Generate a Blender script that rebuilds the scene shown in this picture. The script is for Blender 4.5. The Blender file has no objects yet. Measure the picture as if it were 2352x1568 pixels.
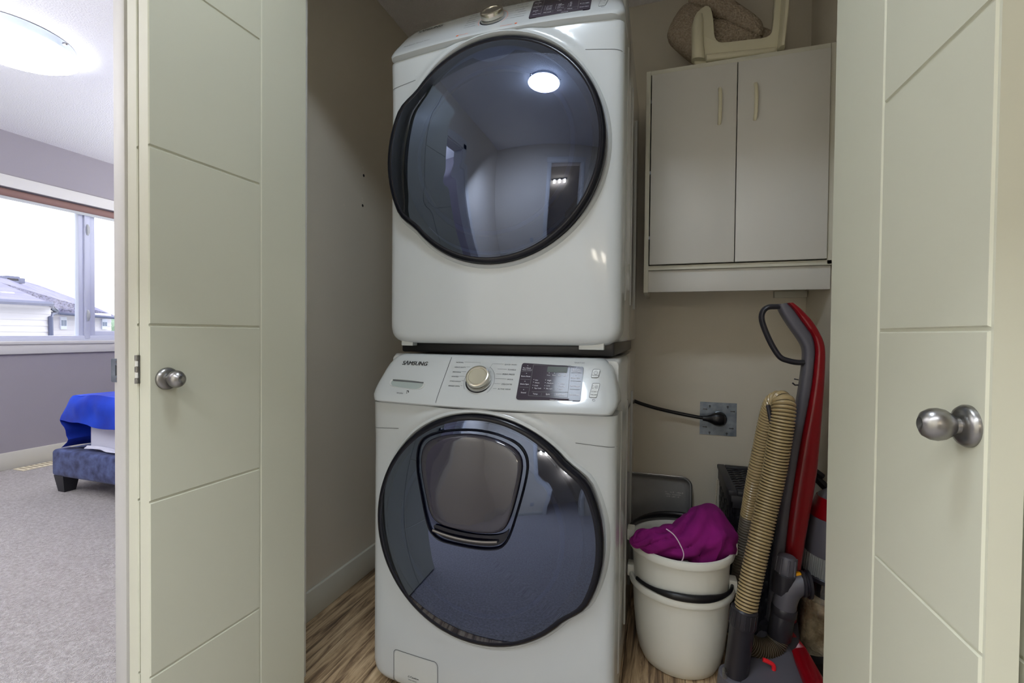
import bpy, bmesh, math, random
from math import sin, cos, pi, sqrt, radians, atan2
from mathutils import Vector, Matrix, noise
random.seed(4)
SC = bpy.context.scene
COL = SC.collection
# ------------------------------------------------------------------ camera
H = 1.02; FPX = 1060.0; CX, CY = 1176.0, 784.0
AL, PI_, RO = radians(18.0), radians(.95), radians(.57)
F0 = Vector((-sin(AL), cos(AL), 0)); R0 = Vector((cos(AL), sin(AL), 0)); Z = Vector((0, 0, 1))
FW = F0*cos(PI_) - Z*sin(PI_); U0 = F0*sin(PI_) + Z*cos(PI_)
RT = R0*cos(RO) + U0*sin(RO); UP = U0*cos(RO) - R0*sin(RO)
EYE = Vector((0, 0, H))
cd = bpy.data.cameras.new('camera'); cam = bpy.data.objects.new('camera', cd); COL.objects.link(cam)
cd.sensor_width = 36; cd.lens = 36*FPX/2352; cd.clip_start = .02; cd.clip_end = 200
cam.matrix_world = Matrix(((RT.x, UP.x, -FW.x, 0), (RT.y, UP.y, -FW.y, 0), (RT.z, UP.z, -FW.z, H), (0, 0, 0, 1)))
SC.camera = cam
# ------------------------------------------------------------------ world, exposure
SC.view_settings.view_transform = 'Standard'; SC.view_settings.look = 'None'
SC.view_settings.gamma = 1; SC.view_settings.use_curve_mapping = False
SC.view_settings.exposure = 0.72
W = bpy.data.worlds.new('overcast_sky'); SC.world = W; W.use_nodes = True
bg = W.node_tree.nodes['Background']; bg.inputs[0].default_value = (.93, .95, 1, 1); bg.inputs[1].default_value = 2.1
try:
    SC.cycles.use_denoising = True; SC.cycles.max_bounces = 10; SC.cycles.diffuse_bounces = 6
    SC.cycles.caustics_reflective = False; SC.cycles.caustics_refractive = False; SC.cycles.sample_clamp_indirect = 4
except Exception: pass
HALL_LAMP = 27; VANITY = 24.0; BED_LAMP = 9.0     # emission of the lamps' own glass
cl_ = bpy.data.lights.new('closet_fill', 'AREA'); cl_.shape = 'RECTANGLE'; cl_.size = 1.25; cl_.size_y = .10; cl_.energy = .12; cl_.color = (1, .97, .88)
clo = bpy.data.objects.new('closet_fill', cl_); COL.objects.link(clo); clo.location = (-.30, 1.16, 2.40); clo.rotation_euler = (radians(28), 0, 0)   # added fill strip over the inside of the door header, not a fixture
bl_ = bpy.data.lights.new('bounce_fill', 'AREA'); bl_.shape = 'RECTANGLE'; bl_.size = 1.3; bl_.size_y = .7; bl_.energy = 35; bl_.color = (.86, .92, 1)
blo = bpy.data.objects.new('bounce_fill', bl_); COL.objects.link(blo); blo.location = (-.35, -.25, 1.75); blo.rotation_euler = (radians(-36), 0, 0)   # added fill, bounced off the hall wall and carpet behind the camera
dl_ = bpy.data.lights.new('bedroom_fill_far', 'AREA'); dl_.shape = 'RECTANGLE'; dl_.size = 2.2; dl_.size_y = 1.4; dl_.energy = 58; dl_.color = (.95, .97, 1)
dlo = bpy.data.objects.new('bedroom_fill_far', dl_); COL.objects.link(dlo); dlo.location = (-2.3, 3.6, 1.3); dlo.rotation_euler = (pi, 0, 0)   # unseen fill added to brighten the bedroom, aimed up in its far half
d2_ = dl_.copy(); d2_.energy = 54
d2o = bpy.data.objects.new('bedroom_fill_near', d2_); COL.objects.link(d2o); d2o.location = (-3.0, -.2, 1.9); d2o.rotation_euler = (pi, 0, 0)   # second added fill aimed at the ceiling, out of view in the near half
# ------------------------------------------------------------------ photo ray helpers (give real positions on real planes)
def ray(px, py): return FW + RT*((px-CX)/FPX) - UP*((py-CY)/FPX)
def onx(px, py, x): r = ray(px, py); return EYE + r*(x/r.x)
def ony(px, py, y): r = ray(px, py); return EYE + r*(y/r.y)
def onz(px, py, z): r = ray(px, py); return EYE + r*((z-H)/r.z)
def ond(px, py, d): return EYE + ray(px, py)*d
# ------------------------------------------------------------------ materials
def lin(c): 
    c = c/255.0
    return c/12.92 if c <= .04045 else ((c+.055)/1.055)**2.4
def rgb(c): return (lin(c[0]), lin(c[1]), lin(c[2]), 1)
MATS = {}
def mat(name, c, rough=.5, metal=0, bump=None, coat=0, spec=.5, vary=None, aniso=0, trans=0, ior=1.45, emit=None, es=0, sheen=0):
    """bump=(scale, strength, kind); vary=(scale, second colour, sharpness)"""
    if name in MATS: return MATS[name]
    m = bpy.data.materials.new(name); m.use_nodes = True; nt = m.node_tree; N = nt.nodes; L = nt.links
    b = N['Principled BSDF']; b.inputs['Base Color'].default_value = rgb(c)
    b.inputs['Roughness'].default_value = rough; b.inputs['Metallic'].default_value = metal
    b.inputs['Specular IOR Level'].default_value = spec; b.inputs['Coat Weight'].default_value = coat
    b.inputs['Coat Roughness'].default_value = .05; b.inputs['Transmission Weight'].default_value = trans
    b.inputs['IOR'].default_value = ior
    if sheen: b.inputs['Sheen Weight'].default_value = sheen
    if emit: b.inputs['Emission Color'].default_value = rgb(emit); b.inputs['Emission Strength'].default_value = es
    tc = N.new('ShaderNodeTexCoord')
    if vary:
        n = N.new('ShaderNodeTexNoise'); n.inputs['Scale'].default_value = vary[0]; n.inputs['Detail'].default_value = 5
        L.new(tc.outputs['Object'], n.inputs['Vector'])
        r = N.new('ShaderNodeValToRGB'); s = vary[2] if len(vary) > 2 else .2
        r.color_ramp.elements[0].position = .5-s; r.color_ramp.elements[1].position = .5+s
        r.color_ramp.elements[0].color = rgb(c); r.color_ramp.elements[1].color = rgb(vary[1])
        L.new(n.outputs['Fac'], r.inputs['Fac']); L.new(r.outputs['Color'], b.inputs['Base Color'])
    if bump:
        k = bump[2] if len(bump) > 2 else 'noise'
        if k == 'noise':
            n = N.new('ShaderNodeTexNoise'); n.inputs['Scale'].default_value = bump[0]; n.inputs['Detail'].default_value = 3; o = n.outputs['Fac']
        elif k == 'voronoi':
            n = N.new('ShaderNodeTexVoronoi'); n.inputs['Scale'].default_value = bump[0]; o = n.outputs['Distance']
        L.new(tc.outputs['Object'], n.inputs['Vector'])
        bp = N.new('ShaderNodeBump'); bp.inputs['Strength'].default_value = bump[1]; bp.inputs['Distance'].default_value = bump[3] if len(bump) > 3 else .002
        L.new(o, bp.inputs['Height']); L.new(bp.outputs['Normal'], b.inputs['Normal'])
    MATS[name] = m; return m
def glassy(name, tint, fac, gloss=(1, 1, 1, 1), rough=.01):
    """tinted pane: see-through plus mirror reflection"""
    m = bpy.data.materials.new(name); m.use_nodes = True; nt = m.node_tree; N = nt.nodes; L = nt.links
    for n in list(N):
        if n.type != 'OUTPUT_MATERIAL': N.remove(n)
    out = [n for n in N if n.type == 'OUTPUT_MATERIAL'][0]
    t = N.new('ShaderNodeBsdfTransparent'); t.inputs[0].default_value = tint
    g = N.new('ShaderNodeBsdfGlossy'); g.inputs['Color'].default_value = gloss; g.inputs['Roughness'].default_value = rough
    fr = N.new('ShaderNodeLayerWeight'); fr.inputs['Blend'].default_value = .35
    mp = N.new('ShaderNodeMapRange'); mp.inputs['To Min'].default_value = fac; mp.inputs['To Max'].default_value = min(1, fac+.45)
    mx = N.new('ShaderNodeMixShader'); L.new(fr.outputs['Facing'], mp.inputs['Value']); L.new(mp.outputs[0], mx.inputs[0])
    L.new(t.outputs[0], mx.inputs[1]); L.new(g.outputs[0], mx.inputs[2]); L.new(mx.outputs[0], out.inputs[0])
    MATS[name] = m; return m
wall_m = mat('taupe_paint', (216, 208, 192), .85, bump=(220, .25, 'noise', .0012))
bedwall_m = mat('grey_wall_paint', (157, 152, 157), .85, bump=(220, .25, 'noise', .0012))
ceil_m = mat('stippled_ceiling', (232, 230, 230), .95, bump=(130, .9, 'noise', .006))
door_m = mat('door_paint', (199, 198, 179), .42, bump=(60, .05, 'noise', .001))
edge_m = mat('white_trim_paint', (214, 212, 206), .4)
base_m = mat('baseboard_paint', (205, 203, 190), .45)
carpet_m = mat('loop_carpet', (214, 208, 206), .98, bump=(260, 1.0, 'voronoi', .006), vary=(90, (150, 140, 134), .3), sheen=.3)
white_m = mat('white_enamel', (180, 184, 186), .25, coat=.35)
plast_m = mat('white_plastic', (184, 187, 186), .3, coat=.3)
side_m = mat('cabinet_enamel', (176, 177, 176), .16, coat=.6)
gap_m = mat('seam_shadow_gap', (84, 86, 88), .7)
navy_m = mat('gloss_navy_black', (8, 9, 20), .22, spec=.35)
liner_m = mat('door_liner', (52, 66, 84), .3, vary=(3, (40, 52, 66), .3))
liner2_m = mat('door_liner_ring', (80, 96, 118), .25)
chrome_m = mat('warm_chrome', (206, 200, 186), .2, 1)
nickel_m = mat('brushed_nickel', (150, 148, 146), .3, 1, bump=(40, .05))
black_m = mat('black_plastic', (16, 15, 19), .35)
ink_m = mat('printed_ink', (28, 28, 30), .6)
grink_m = mat('grey_print', (110, 112, 115), .6)
orange_m = mat('orange_print', (216, 96, 40), .6)
lite_m = mat('white_print', (215, 215, 225), .6)
panel_m = mat('display_panel_black', (62, 56, 66), .12, spec=.18)
lcd_m = mat('display_glass', (84, 90, 86), .3, spec=.12)
cabfr_m = mat('cabinet_frame_white', (206, 204, 190), .4)
cabdr_m = mat('cabinet_door_laminate', (204, 202, 196), .34)
steel_m = mat('galvanised_steel', (160, 168, 178), .38, .55, vary=(30, (120, 130, 142), .2))
tray_m = mat('baking_tray_steel', (172, 172, 174), .5, .3, vary=(9, (150, 150, 152), .3))
trayrim_m = mat('tray_rim', (190, 190, 188), .25, .9)
bucket_m = mat('bucket_plastic', (226, 226, 218), .35, bump=(90, .05))
cloth_m = mat('purple_cloth', (136, 8, 116), .9, vary=(14, (112, 4, 94), .25), bump=(300, .2))
hem_m = mat('cloth_hem', (214, 190, 212), .8)
basket_m = mat('black_wicker', (23, 22, 29), .42)
basket_r = mat('black_wood_rim', (42, 41, 46), .45)
hose_m = mat('hose_gold', (172, 152, 112), .3, coat=.3)
hosed_m = mat('hose_groove', (60, 48, 30), .5)
hoseg_m = mat('hose_grey', (110, 102, 90), .35)
vg_m = mat('vacuum_grey', (92, 90, 98), .4)
vd_m = mat('vacuum_dark', (44, 42, 48), .35)
vr_m = mat('vacuum_red', (128, 4, 18), .3, coat=.2)
vb_m = mat('bright_red_plastic', (226, 34, 44), .35)
yel_m = mat('yellow_plastic', (232, 160, 20), .4)
fluff_m = mat('collected_dust', (236, 220, 194), 1, vary=(22, (120, 102, 84), .18), bump=(30, 1, 'noise', .02))
clear_m = glassy('clear_bin', (.82, .80, .74, 1), .06)
rib_m = mat('ribbed_smoke_plastic', (150, 152, 150), .25)
ivory_m = mat('ivory_plastic', (212, 206, 180), .35)
knit_m = mat('knit_fabric', (186, 172, 152), .95, bump=(150, 1.0, 'voronoi', .0035), vary=(150, (146, 130, 110), .3))
velvet_m = mat('blue_grey_velvet', (84, 98, 148), .8, sheen=.15, vary=(24, (34, 42, 84), .2))
blanket_m = mat('royal_blue_fleece', (8, 70, 214), .9, sheen=.06, vary=(7, (4, 40, 160), .25))
sheet_m = mat('white_bedding', (226, 228, 244), .9, bump=(8, .3, 'noise', .02))
leg_m = mat('dark_wood_leg', (44, 44, 50), .4)
vinyl_m = mat('window_vinyl', (206, 210, 226), .4)
blind_m = mat('blind_fabric', (142, 112, 104), .9)
siding_m = mat('house_siding', (206, 202, 208), .8)
roof_m = mat('roof_shingles', (132, 130, 150), .95, vary=(3, (100, 100, 132), .3), bump=(6, .6, 'noise', .05))
fascia_m = mat('roof_fascia', (78, 84, 110), .6)
tree_m = mat('distant_foliage', (140, 160, 132), 1, vary=(2, (110, 132, 110), .3))
door_glass = glassy('tinted_door_glass', (.11, .16, .30, 1), .125, (.60, .70, 1, 1), .012)
pane_glass = glassy('window_glass', (.97, .98, 1, 1), .03)
opal_m = mat('lit_opal_glass', (250, 252, 250), .4, emit=(226, 240, 255), es=HALL_LAMP)
opalb_m = mat('lit_opal_glass_bedroom', (250, 252, 255), .4, emit=(238, 243, 255), es=BED_LAMP)
opalv_m = mat('lit_vanity_glass', (250, 246, 235), .4, emit=(255, 244, 226), es=VANITY)
def wood():
    m = bpy.data.materials.new('vinyl_plank'); m.use_nodes = True; nt = m.node_tree; N = nt.nodes; L = nt.links
    b = N['Principled BSDF']; b.inputs['Roughness'].default_value = .42
    tc = N.new('ShaderNodeTexCoord'); mp = N.new('ShaderNodeMapping'); mp.inputs['Scale'].default_value = (44, 2.8, 1)
    oi = N.new('ShaderNodeObjectInfo'); ad = N.new('ShaderNodeVectorMath'); ad.operation = 'ADD'
    ml = N.new('ShaderNodeMath'); ml.operation = 'MULTIPLY'; ml.inputs[1].default_value = 40; L.new(oi.outputs['Random'], ml.inputs[0])
    L.new(tc.outputs['Object'], ad.inputs[0]); L.new(ml.outputs[0], ad.inputs[1]); L.new(ad.outputs[0], mp.inputs['Vector'])
    n = N.new('ShaderNodeTexNoise'); n.inputs['Scale'].default_value = 1; n.inputs['Detail'].default_value = 8; n.inputs['Roughness'].default_value = .68; n.inputs['Distortion'].default_value = .6
    L.new(mp.outputs[0], n.inputs['Vector'])
    r = N.new('ShaderNodeValToRGB'); e = r.color_ramp.elements
    e[0].position = .30; e[0].color = rgb((62, 47, 36)); e[1].position = .72; e[1].color = rgb((224, 202, 166))
    x = e.new(.43); x.color = rgb((120, 97, 74)); x = e.new(.53); x.color = rgb((184, 158, 124))
    L.new(n.outputs['Fac'], r.inputs[0]); L.new(r.outputs[0], b.inputs['Base Color'])
    bp = N.new('ShaderNodeBump'); bp.inputs['Strength'].default_value = .2; bp.inputs['Distance'].default_value = .001
    L.new(n.outputs['Fac'], bp.inputs['Height']); L.new(bp.outputs[0], b.inputs['Normal']); return m
wood_m = wood()
# ------------------------------------------------------------------ mesh helpers
class MB:
    """collects geometry; each face keeps a material slot"""
    def __init__(s): s.v = []; s.f = []; s.mi = []; s.sm = []
    def add(s, vs, fs, mi=0, smooth=False):
        o = len(s.v); s.v += [Vector(v) for v in vs]
        for f in fs: s.f.append([i+o for i in f]); s.mi.append(mi); s.sm.append(smooth)
        return s
    def box(s, a, b, bev=0, mi=0, seg=2):
        x0, y0, z0 = a; x1, y1, z1 = b
        if bev <= 0:
            vs = [(x0,y0,z0),(x1,y0,z0),(x1,y1,z0),(x0,y1,z0),(x0,y0,z1),(x1,y0,z1),(x1,y1,z1),(x0,y1,z1)]
            return s.add(vs, [(0,3,2,1),(4,5,6,7),(0,1,5,4),(1,2,6,5),(2,3,7,6),(3,0,4,7)], mi)
        bm = bmesh.new(); bmesh.ops.create_cube(bm, size=1)
        for v in bm.verts: v.co = Vector(((x0+x1)/2+v.co.x*(x1-x0), (y0+y1)/2+v.co.y*(y1-y0), (z0+z1)/2+v.co.z*(z1-z0)))
        bmesh.ops.bevel(bm, geom=list(bm.edges), offset=bev, segments=seg, profile=.5, affect='EDGES')
        bm.verts.index_update(); s.add([v.co.copy() for v in bm.verts], [[v.index for v in f.verts] for f in bm.faces], mi, True); bm.free(); return s
    def rings(s, rings, caps=True, mi=0, smooth=True, closed=False, mif=None):
        n = len(rings[0]); vs = [p for r in rings for p in r]; fs = []; o = len(s.v); s.v += [Vector(v) for v in vs]
        m = len(rings); rr = m if closed else m-1
        for i in range(rr):
            k = mif(i) if mif else mi; i2 = (i+1) % m
            for j in range(n):
                j2 = (j+1) % n
                s.f.append([o+i*n+j, o+i*n+j2, o+i2*n+j2, o+i2*n+j]); s.mi.append(k); s.sm.append(smooth)
        if caps and not closed:
            s.f.append([o+j for j in reversed(range(n))]); s.mi.append(mi if not mif else mif(0)); s.sm.append(False)
            s.f.append([o+(m-1)*n+j for j in range(n)]); s.mi.append(mi if not mif else mif(m-2)); s.sm.append(False)
        return s
    def tube(s, pts, r, seg=12, caps=True, mi=0, closed=False, mif=None, flat=None):
        pts = [Vector(p) for p in pts]; rs = r if isinstance(r, (list, tuple)) else [r]*len(pts)
        R = []; up = None
        for i, p in enumerate(pts):
            if closed: t = pts[(i+1) % len(pts)] - pts[i-1]
            else: t = pts[min(i+1, len(pts)-1)] - pts[max(i-1, 0)]
            t.normalize()
            if up is None: up = Vector((0, 1, 0)) if abs(t.y) < .9 else Vector((1, 0, 0))
            a = (up - t*up.dot(t)).normalized(); up = a; b = t.cross(a)
            k = flat if flat else 1
            R.append([p + a*(cos(2*pi*j/seg)*rs[i]*k) + b*(sin(2*pi*j/seg)*rs[i]) for j in range(seg)])
        return s.rings(R, caps, mi, True, closed, mif)
    def lathe(s, prof, c, ax=(0, 0, 1), seg=32, mi=0, caps=True, sx=1, sy=1, mif=None):
        """prof: (radius, height) along ax"""
        ax = Vector(ax).normalized(); u = Vector((1, 0, 0)) if abs(ax.x) < .9 else Vector((0, 0, 1))
        u = (u-ax*u.dot(ax)).normalized(); w = ax.cross(u); c = Vector(c)
        R = [[c + ax*h + u*(cos(2*pi*j/seg)*r*sx) + w*(sin(2*pi*j/seg)*r*sy) for j in range(seg)] for r, h in prof]
        return s.rings(R, caps, mi, True, False, mif)
    def loft(s, st, seg=16, p=2.6, mi=0, caps=True, mif=None):
        """st: (left, right, depth-vector) stations with superellipse section"""
        R = []
        for l, r, d in st:
            l = Vector(l); r = Vector(r); c = (l+r)/2; a = (r-l)/2; d = Vector(d)
            ring = []
            for j in range(seg):
                t = 2*pi*j/seg; ct, st_ = cos(t), sin(t)
                ring.append(c + a*(abs(ct)**(2/p)*(1 if ct > 0 else -1)) + d*(abs(st_)**(2/p)*(1 if st_ > 0 else -1)))
            R.append(ring)
        return s.rings(R, caps, mi, True, False, mif)
    def prism(s, pts, vec, mi=0, bev=0, smooth=False):
        pts = [Vector(p) for p in pts]; vec = Vector(vec); n = len(pts)
        if bev > 0:
            bm = bmesh.new(); a = [bm.verts.new(p) for p in pts]; b = [bm.verts.new(p+vec) for p in pts]
            bm.faces.new(a); bm.faces.new(list(reversed(b)))
            for i in range(n): bm.faces.new((a[(i+1) % n], a[i], b[i], b[(i+1) % n]))
            bmesh.ops.recalc_face_normals(bm, faces=bm.faces)
            ed = [e for e in bm.edges if (e.verts[0] in a) == (e.verts[1] in a)]
            bmesh.ops.bevel(bm, geom=ed, offset=bev, segments=3, profile=.5, affect='EDGES', clamp_overlap=True)
            bm.verts.index_update(); s.add([v.co.copy() for v in bm.verts], [[v.index for v in f.verts] for f in bm.faces], mi, smooth); bm.free(); return s
        s.add(pts + [p+vec for p in pts], [list(range(n)), list(reversed(range(n, 2*n)))] + [[(i+1) % n, i, n+i, n+(i+1) % n] for i in range(n)], mi)
        return s
    def grid(s, nx, ny, fn, mi=0, smooth=True):
        vs = [fn(i/nx, j/ny) for j in range(ny+1) for i in range(nx+1)]
        return s.add(vs, [(j*(nx+1)+i, j*(nx+1)+i+1, (j+1)*(nx+1)+i+1, (j+1)*(nx+1)+i) for j in range(ny) for i in range(nx)], mi, smooth)
def origin_of(o):
    v = Vector((0, 0, 0))
    while o is not None: v += o.location; o = o.parent
    return v
def ob(name, mb, m, parent=None, local=False, label=None, cat=None, kind=None, group=None, fixn=True):
    me = bpy.data.meshes.new(name); vs = mb.v
    if parent is not None:
        off = Vector((0, 0, 0)) if local else origin_of(parent)
        loc = Vector((0, 0, 0))
    else:
        xs = [v.x for v in vs]; ys = [v.y for v in vs]; zs = [v.z for v in vs]
        off = Vector(((min(xs)+max(xs))/2, (min(ys)+max(ys))/2, min(zs))); loc = off
    me.from_pydata([tuple(v-off) for v in vs], [], mb.f)
    for mm in (m if isinstance(m, (list, tuple)) else [m]): me.materials.append(mm)
    me.polygons.foreach_set('material_index', mb.mi); me.polygons.foreach_set('use_smooth', mb.sm)
    if fixn:
        bm = bmesh.new(); bm.from_mesh(me); bmesh.ops.recalc_face_normals(bm, faces=bm.faces); bm.to_mesh(me); bm.free()
    me.update()
    try: me.set_sharp_from_angle(angle=radians(38))
    except Exception: pass
    o = bpy.data.objects.new(name, me); COL.objects.link(o); o.location = loc; o.parent = parent
    return tag(o, label, cat, kind, group)
def tag(o, label=None, cat=None, kind=None, group=None):
    if label: o['label'] = label
    if cat: o['category'] = cat
    if kind: o['kind'] = kind
    if group: o['group'] = group
    return o
def empty(name, loc, label=None, cat=None, kind=None, group=None, parent=None):
    o = bpy.data.objects.new(name, None); COL.objects.link(o); o.location = loc; o.parent = parent; o.empty_display_size = .05
    return tag(o, label, cat, kind, group)
def rrect(x0, z0, x1, z1, r, n=5, skew=0):
    """rounded rectangle outline in (x, z)"""
    P = []
    for cx, cz, a in ((x1-r, z1-r, 0), (x0+r, z1-r, 90), (x0+r, z0+r, 180), (x1-r, z0+r, 270)):
        for k in range(n+1):
            t = radians(a+90*k/n); x = cx+r*cos(t); zz = cz+r*sin(t); P.append((x+skew*(zz-(z0+z1)/2), zz))
    return P
def smooth_poly(P, it=2):
    for _ in range(it):
        Q = []
        for i in range(len(P)):
            a = P[i]; b = P[(i+1) % len(P)]
            Q += [tuple(a[k]*.75+b[k]*.25 for k in range(len(a))), tuple(a[k]*.25+b[k]*.75 for k in range(len(a)))]
        P = Q
    return P
def path(P, n=8):
    """Catmull-Rom through points of any dimension"""
    out = []
    for i in range(len(P)-1):
        p0 = P[max(i-1, 0)]; p1 = P[i]; p2 = P[i+1]; p3 = P[min(i+2, len(P)-1)]
        for k in range(n):
            t = k/n; out.append(tuple(.5*((2*p1[d])+(-p0[d]+p2[d])*t+(2*p0[d]-5*p1[d]+4*p2[d]-p3[d])*t*t+(-p0[d]+3*p1[d]-3*p2[d]+p3[d])*t**3) for d in range(len(p1))))
    out.append(tuple(P[-1])); return out
_tc = {}
def glyphs(s, shear=0, bold=0):
    """text -> (verts2d, faces, width, height of a capital)"""
    k = (s, shear, bold)
    if k in _tc: return _tc[k]
    c = bpy.data.curves.new('t', 'FONT'); c.body = s; c.size = 1; c.resolution_u = 2; c.shear = shear; c.offset = bold; c.fill_mode = 'FRONT'
    o = bpy.data.objects.new('t', c); me = o.to_mesh()
    vs = [(v.co.x, v.co.y) for v in me.vertices]; fs = [list(p.vertices) for p in me.polygons]
    o.to_mesh_clear(); bpy.data.objects.remove(o); bpy.data.curves.remove(c)
    x0 = min(v[0] for v in vs); x1 = max(v[0] for v in vs)
    _tc[k] = ([(x-x0, y) for x, y in vs], fs, x1-x0); return _tc[k]
def sst(a, b, x):
    t = max(0, min(1, (x-a)/(b-a))); return t*t*(3-2*t)

# ================================================================== STRUCTURE
XL, XR, YF, YB, CH = -1.18, .535, 1.10, 2.08, 2.44      # closet left, right, front wall back face, back wall, ceiling
HB, HR = -1.35, 2.5                                       # hall rear wall, hall right wall
# closet floor of vinyl planks
fl = empty('floor', (0, 1.5, 0), 'brown wood-look vinyl plank floor inside the laundry closet', 'floor', 'structure')
pw = .18; x = XL; i = 0
while x < XR:
    x2 = min(x+pw, XR); y = .985 - (.37*(i % 3)) - .1
    while y < YB:
        y2 = y+1.2; a, b_ = max(y, .985), min(y2, YB)
        if b_-a > .02:
            o = ob('plank', MB().box((x+.0006, a+.0006, -.012), (x2-.0006, b_-.0006, 0), .0009, seg=1), wood_m, fl)
        y = y2
    x = x2; i += 1
ob('subfloor', MB().box((XL, .985, -.05), (XR, YB, -.013)), gap_m, fl)
ob('floor', MB().box((XL, HB-2.3, -.05), (HR, .985, .004)), carpet_m, None, label='grey loop carpet of the hall in front of the closet', kind='structure', cat='floor')
# bedroom carpet with slight relief
ob('floor', MB().box((-4.5, -1.2, -.05), (XL, 4.7, 0)), carpet_m, None, label='pale speckled loop carpet of the bedroom', kind='structure', cat='floor')
def wallbox(name, a, b, m, lab): return ob(name, MB().box(a, b), m, None, label=lab, kind='structure', cat='wall')
wallbox('wall_back', (XL-.12, YB, 0), (XR+.1, YB+.12, CH), wall_m, 'taupe back wall of the laundry closet')
wallbox('wall_right', (XR, .985, 0), (XR+.1, YB, CH), wall_m, 'short taupe right-hand side wall of the closet')
# left wall: closet side + hall, with the bedroom doorway (y -.08 .. .78)
JY = .782; JX = -1.286
w = MB(); w.box((JX, JY+.02, 0), (XL, YB, CH)); w.box((JX, HB, 0), (XL, -.10, CH)); w.box((JX, -.10, 2.06), (XL, JY+.02, CH))
ob('wall_left', w, wall_m, None, label='taupe left wall of the closet and hall with bedroom doorway', kind='structure', cat='wall')
# faces of that wall on the bedroom side and beyond
w = MB(); w.box((JX-.012, JY+.02, 0), (JX, 4.7, CH)); w.box((JX-.012, -1.2, 0), (JX, -.10, CH)); w.box((JX-.012, -.10, 2.06), (JX, JY+.02, CH)); w.box((JX, YB+.12, 0), (XL, 4.7, CH))
ob('wall_divider', w, bedwall_m, None, label='grey bedroom side of the doorway wall', kind='structure', cat='wall')
w = MB(); w.box((XL, .985, 0), (-1.004, YF, CH)); w.box((.412, .985, 0), (HR, YF, CH)); w.box((-1.004, .985, 2.055), (.412, YF, CH))
ob('wall_front', w, wall_m, None, label='taupe wall around the bifold closet opening', kind='structure', cat='wall')
# hall rear wall with bathroom doorway, bathroom beyond
BX0, BX1 = -.02, .76
w = MB(); w.box((XL, HB-.12, 0), (BX0, HB, CH)); w.box((BX1, HB-.12, 0), (HR, HB, CH)); w.box((BX0, HB-.12, 2.06), (BX1, HB, CH))
ob('wall_rear', w, wall_m, None, label='taupe hall wall opposite the closet', kind='structure', cat='wall')
wallbox('wall_hall_end', (HR, HB-2.4, 0), (HR+.1, YF, CH), wall_m, 'taupe end wall of the hall')
wallbox('wall_bathroom_side', (BX0-.75, HB-2.4, 0), (BX0-.65, HB-.12, CH), wall_m, 'taupe side wall of the bathroom across the hall')
wallbox('wall_bathroom', (BX0-.65, HB-2.4, 0), (HR, HB-2.3, CH), wall_m, 'taupe far wall of the bathroom across the hall')
w = MB()
w.box((BX0-.075, HB, 0), (BX0, HB+.018, 2.06), .003); w.box((BX1, HB, 0), (BX1+.075, HB+.018, 2.06), .003); w.box((BX0-.095, HB, 2.06), (BX1+.095, HB+.022, 2.16), .003)
w.box((BX0, HB-.12, 0), (BX0+.018, HB+.002, 2.06)); w.box((BX1-.018, HB-.12, 0), (BX1, HB+.002, 2.06)); w.box((BX0, HB-.12, 2.042), (BX1, HB, 2.06))
ob('trim_2', w, edge_m, None, label='white casing around the bathroom doorway', kind='structure', cat='trim')
ob('baseboard_rear', MB().box((XL, HB, 0), (BX0-.08, HB+.014, .1), .003), base_m, None, label='white baseboard of the hall rear wall', kind='structure', cat='baseboard')
ob('ceiling', MB().box((XL-.12, HB-2.4, CH), (HR+.1, YB+.12, CH+.1)), ceil_m, None, label='stippled ceiling over the closet and hall', kind='structure', cat='ceiling')
ob('ceiling', MB().box((-4.6, -1.3, CH), (XL-.12, 4.8, CH+.1)), ceil_m, None, label='bright stippled bedroom ceiling', kind='structure', cat='ceiling')
wallbox('wall_bedroom_near', (-4.6, -1.3, 0), (JX-.012, -1.2, CH), bedwall_m, 'grey near wall of the bedroom')
wallbox('wall_bedroom_far', (-4.6, 4.7, 0), (XL, 4.8, CH), bedwall_m, 'grey far wall of the bedroom')
# window wall
WY0, WY1, WZ0, WZ1 = .75, 3.45, .925, 2.04
w = MB(); w.box((-4.6, -1.2, 0), (-4.5, 4.7, WZ0)); w.box((-4.6, -1.2, WZ1), (-4.5, 4.7, CH)); w.box((-4.6, -1.2, WZ0), (-4.5, WY0, WZ1)); w.box((-4.6, WY1, WZ0), (-4.5, 4.7, WZ1))
ob('wall_window', w, bedwall_m, None, label='grey bedroom wall below and above the window', kind='structure', cat='wall')
ob('baseboard_window', MB().box((-4.5, -1.2, 0), (-4.486, 4.7, .125), .003), base_m, None, label='white baseboard under the bedroom window', kind='structure', cat='baseboard')
def bb(name, a, b, lab):
    p = MB(); p.box(a, b, .004, seg=2); ob(name, p, base_m, None, label=lab, kind='structure', cat='baseboard')
bb('baseboard_left', (XL, YF, 0), (XL+.014, YB, .105), 'off-white baseboard along the closet left wall')
bb('baseboard_back', (XL+.014, YB-.014, 0), (XR, YB, .105), 'off-white baseboard along the closet back wall')
bb('baseboard_right', (XR-.014, YF, 0), (XR, YB-.014, .105), 'off-white baseboard along the closet right wall')
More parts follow.
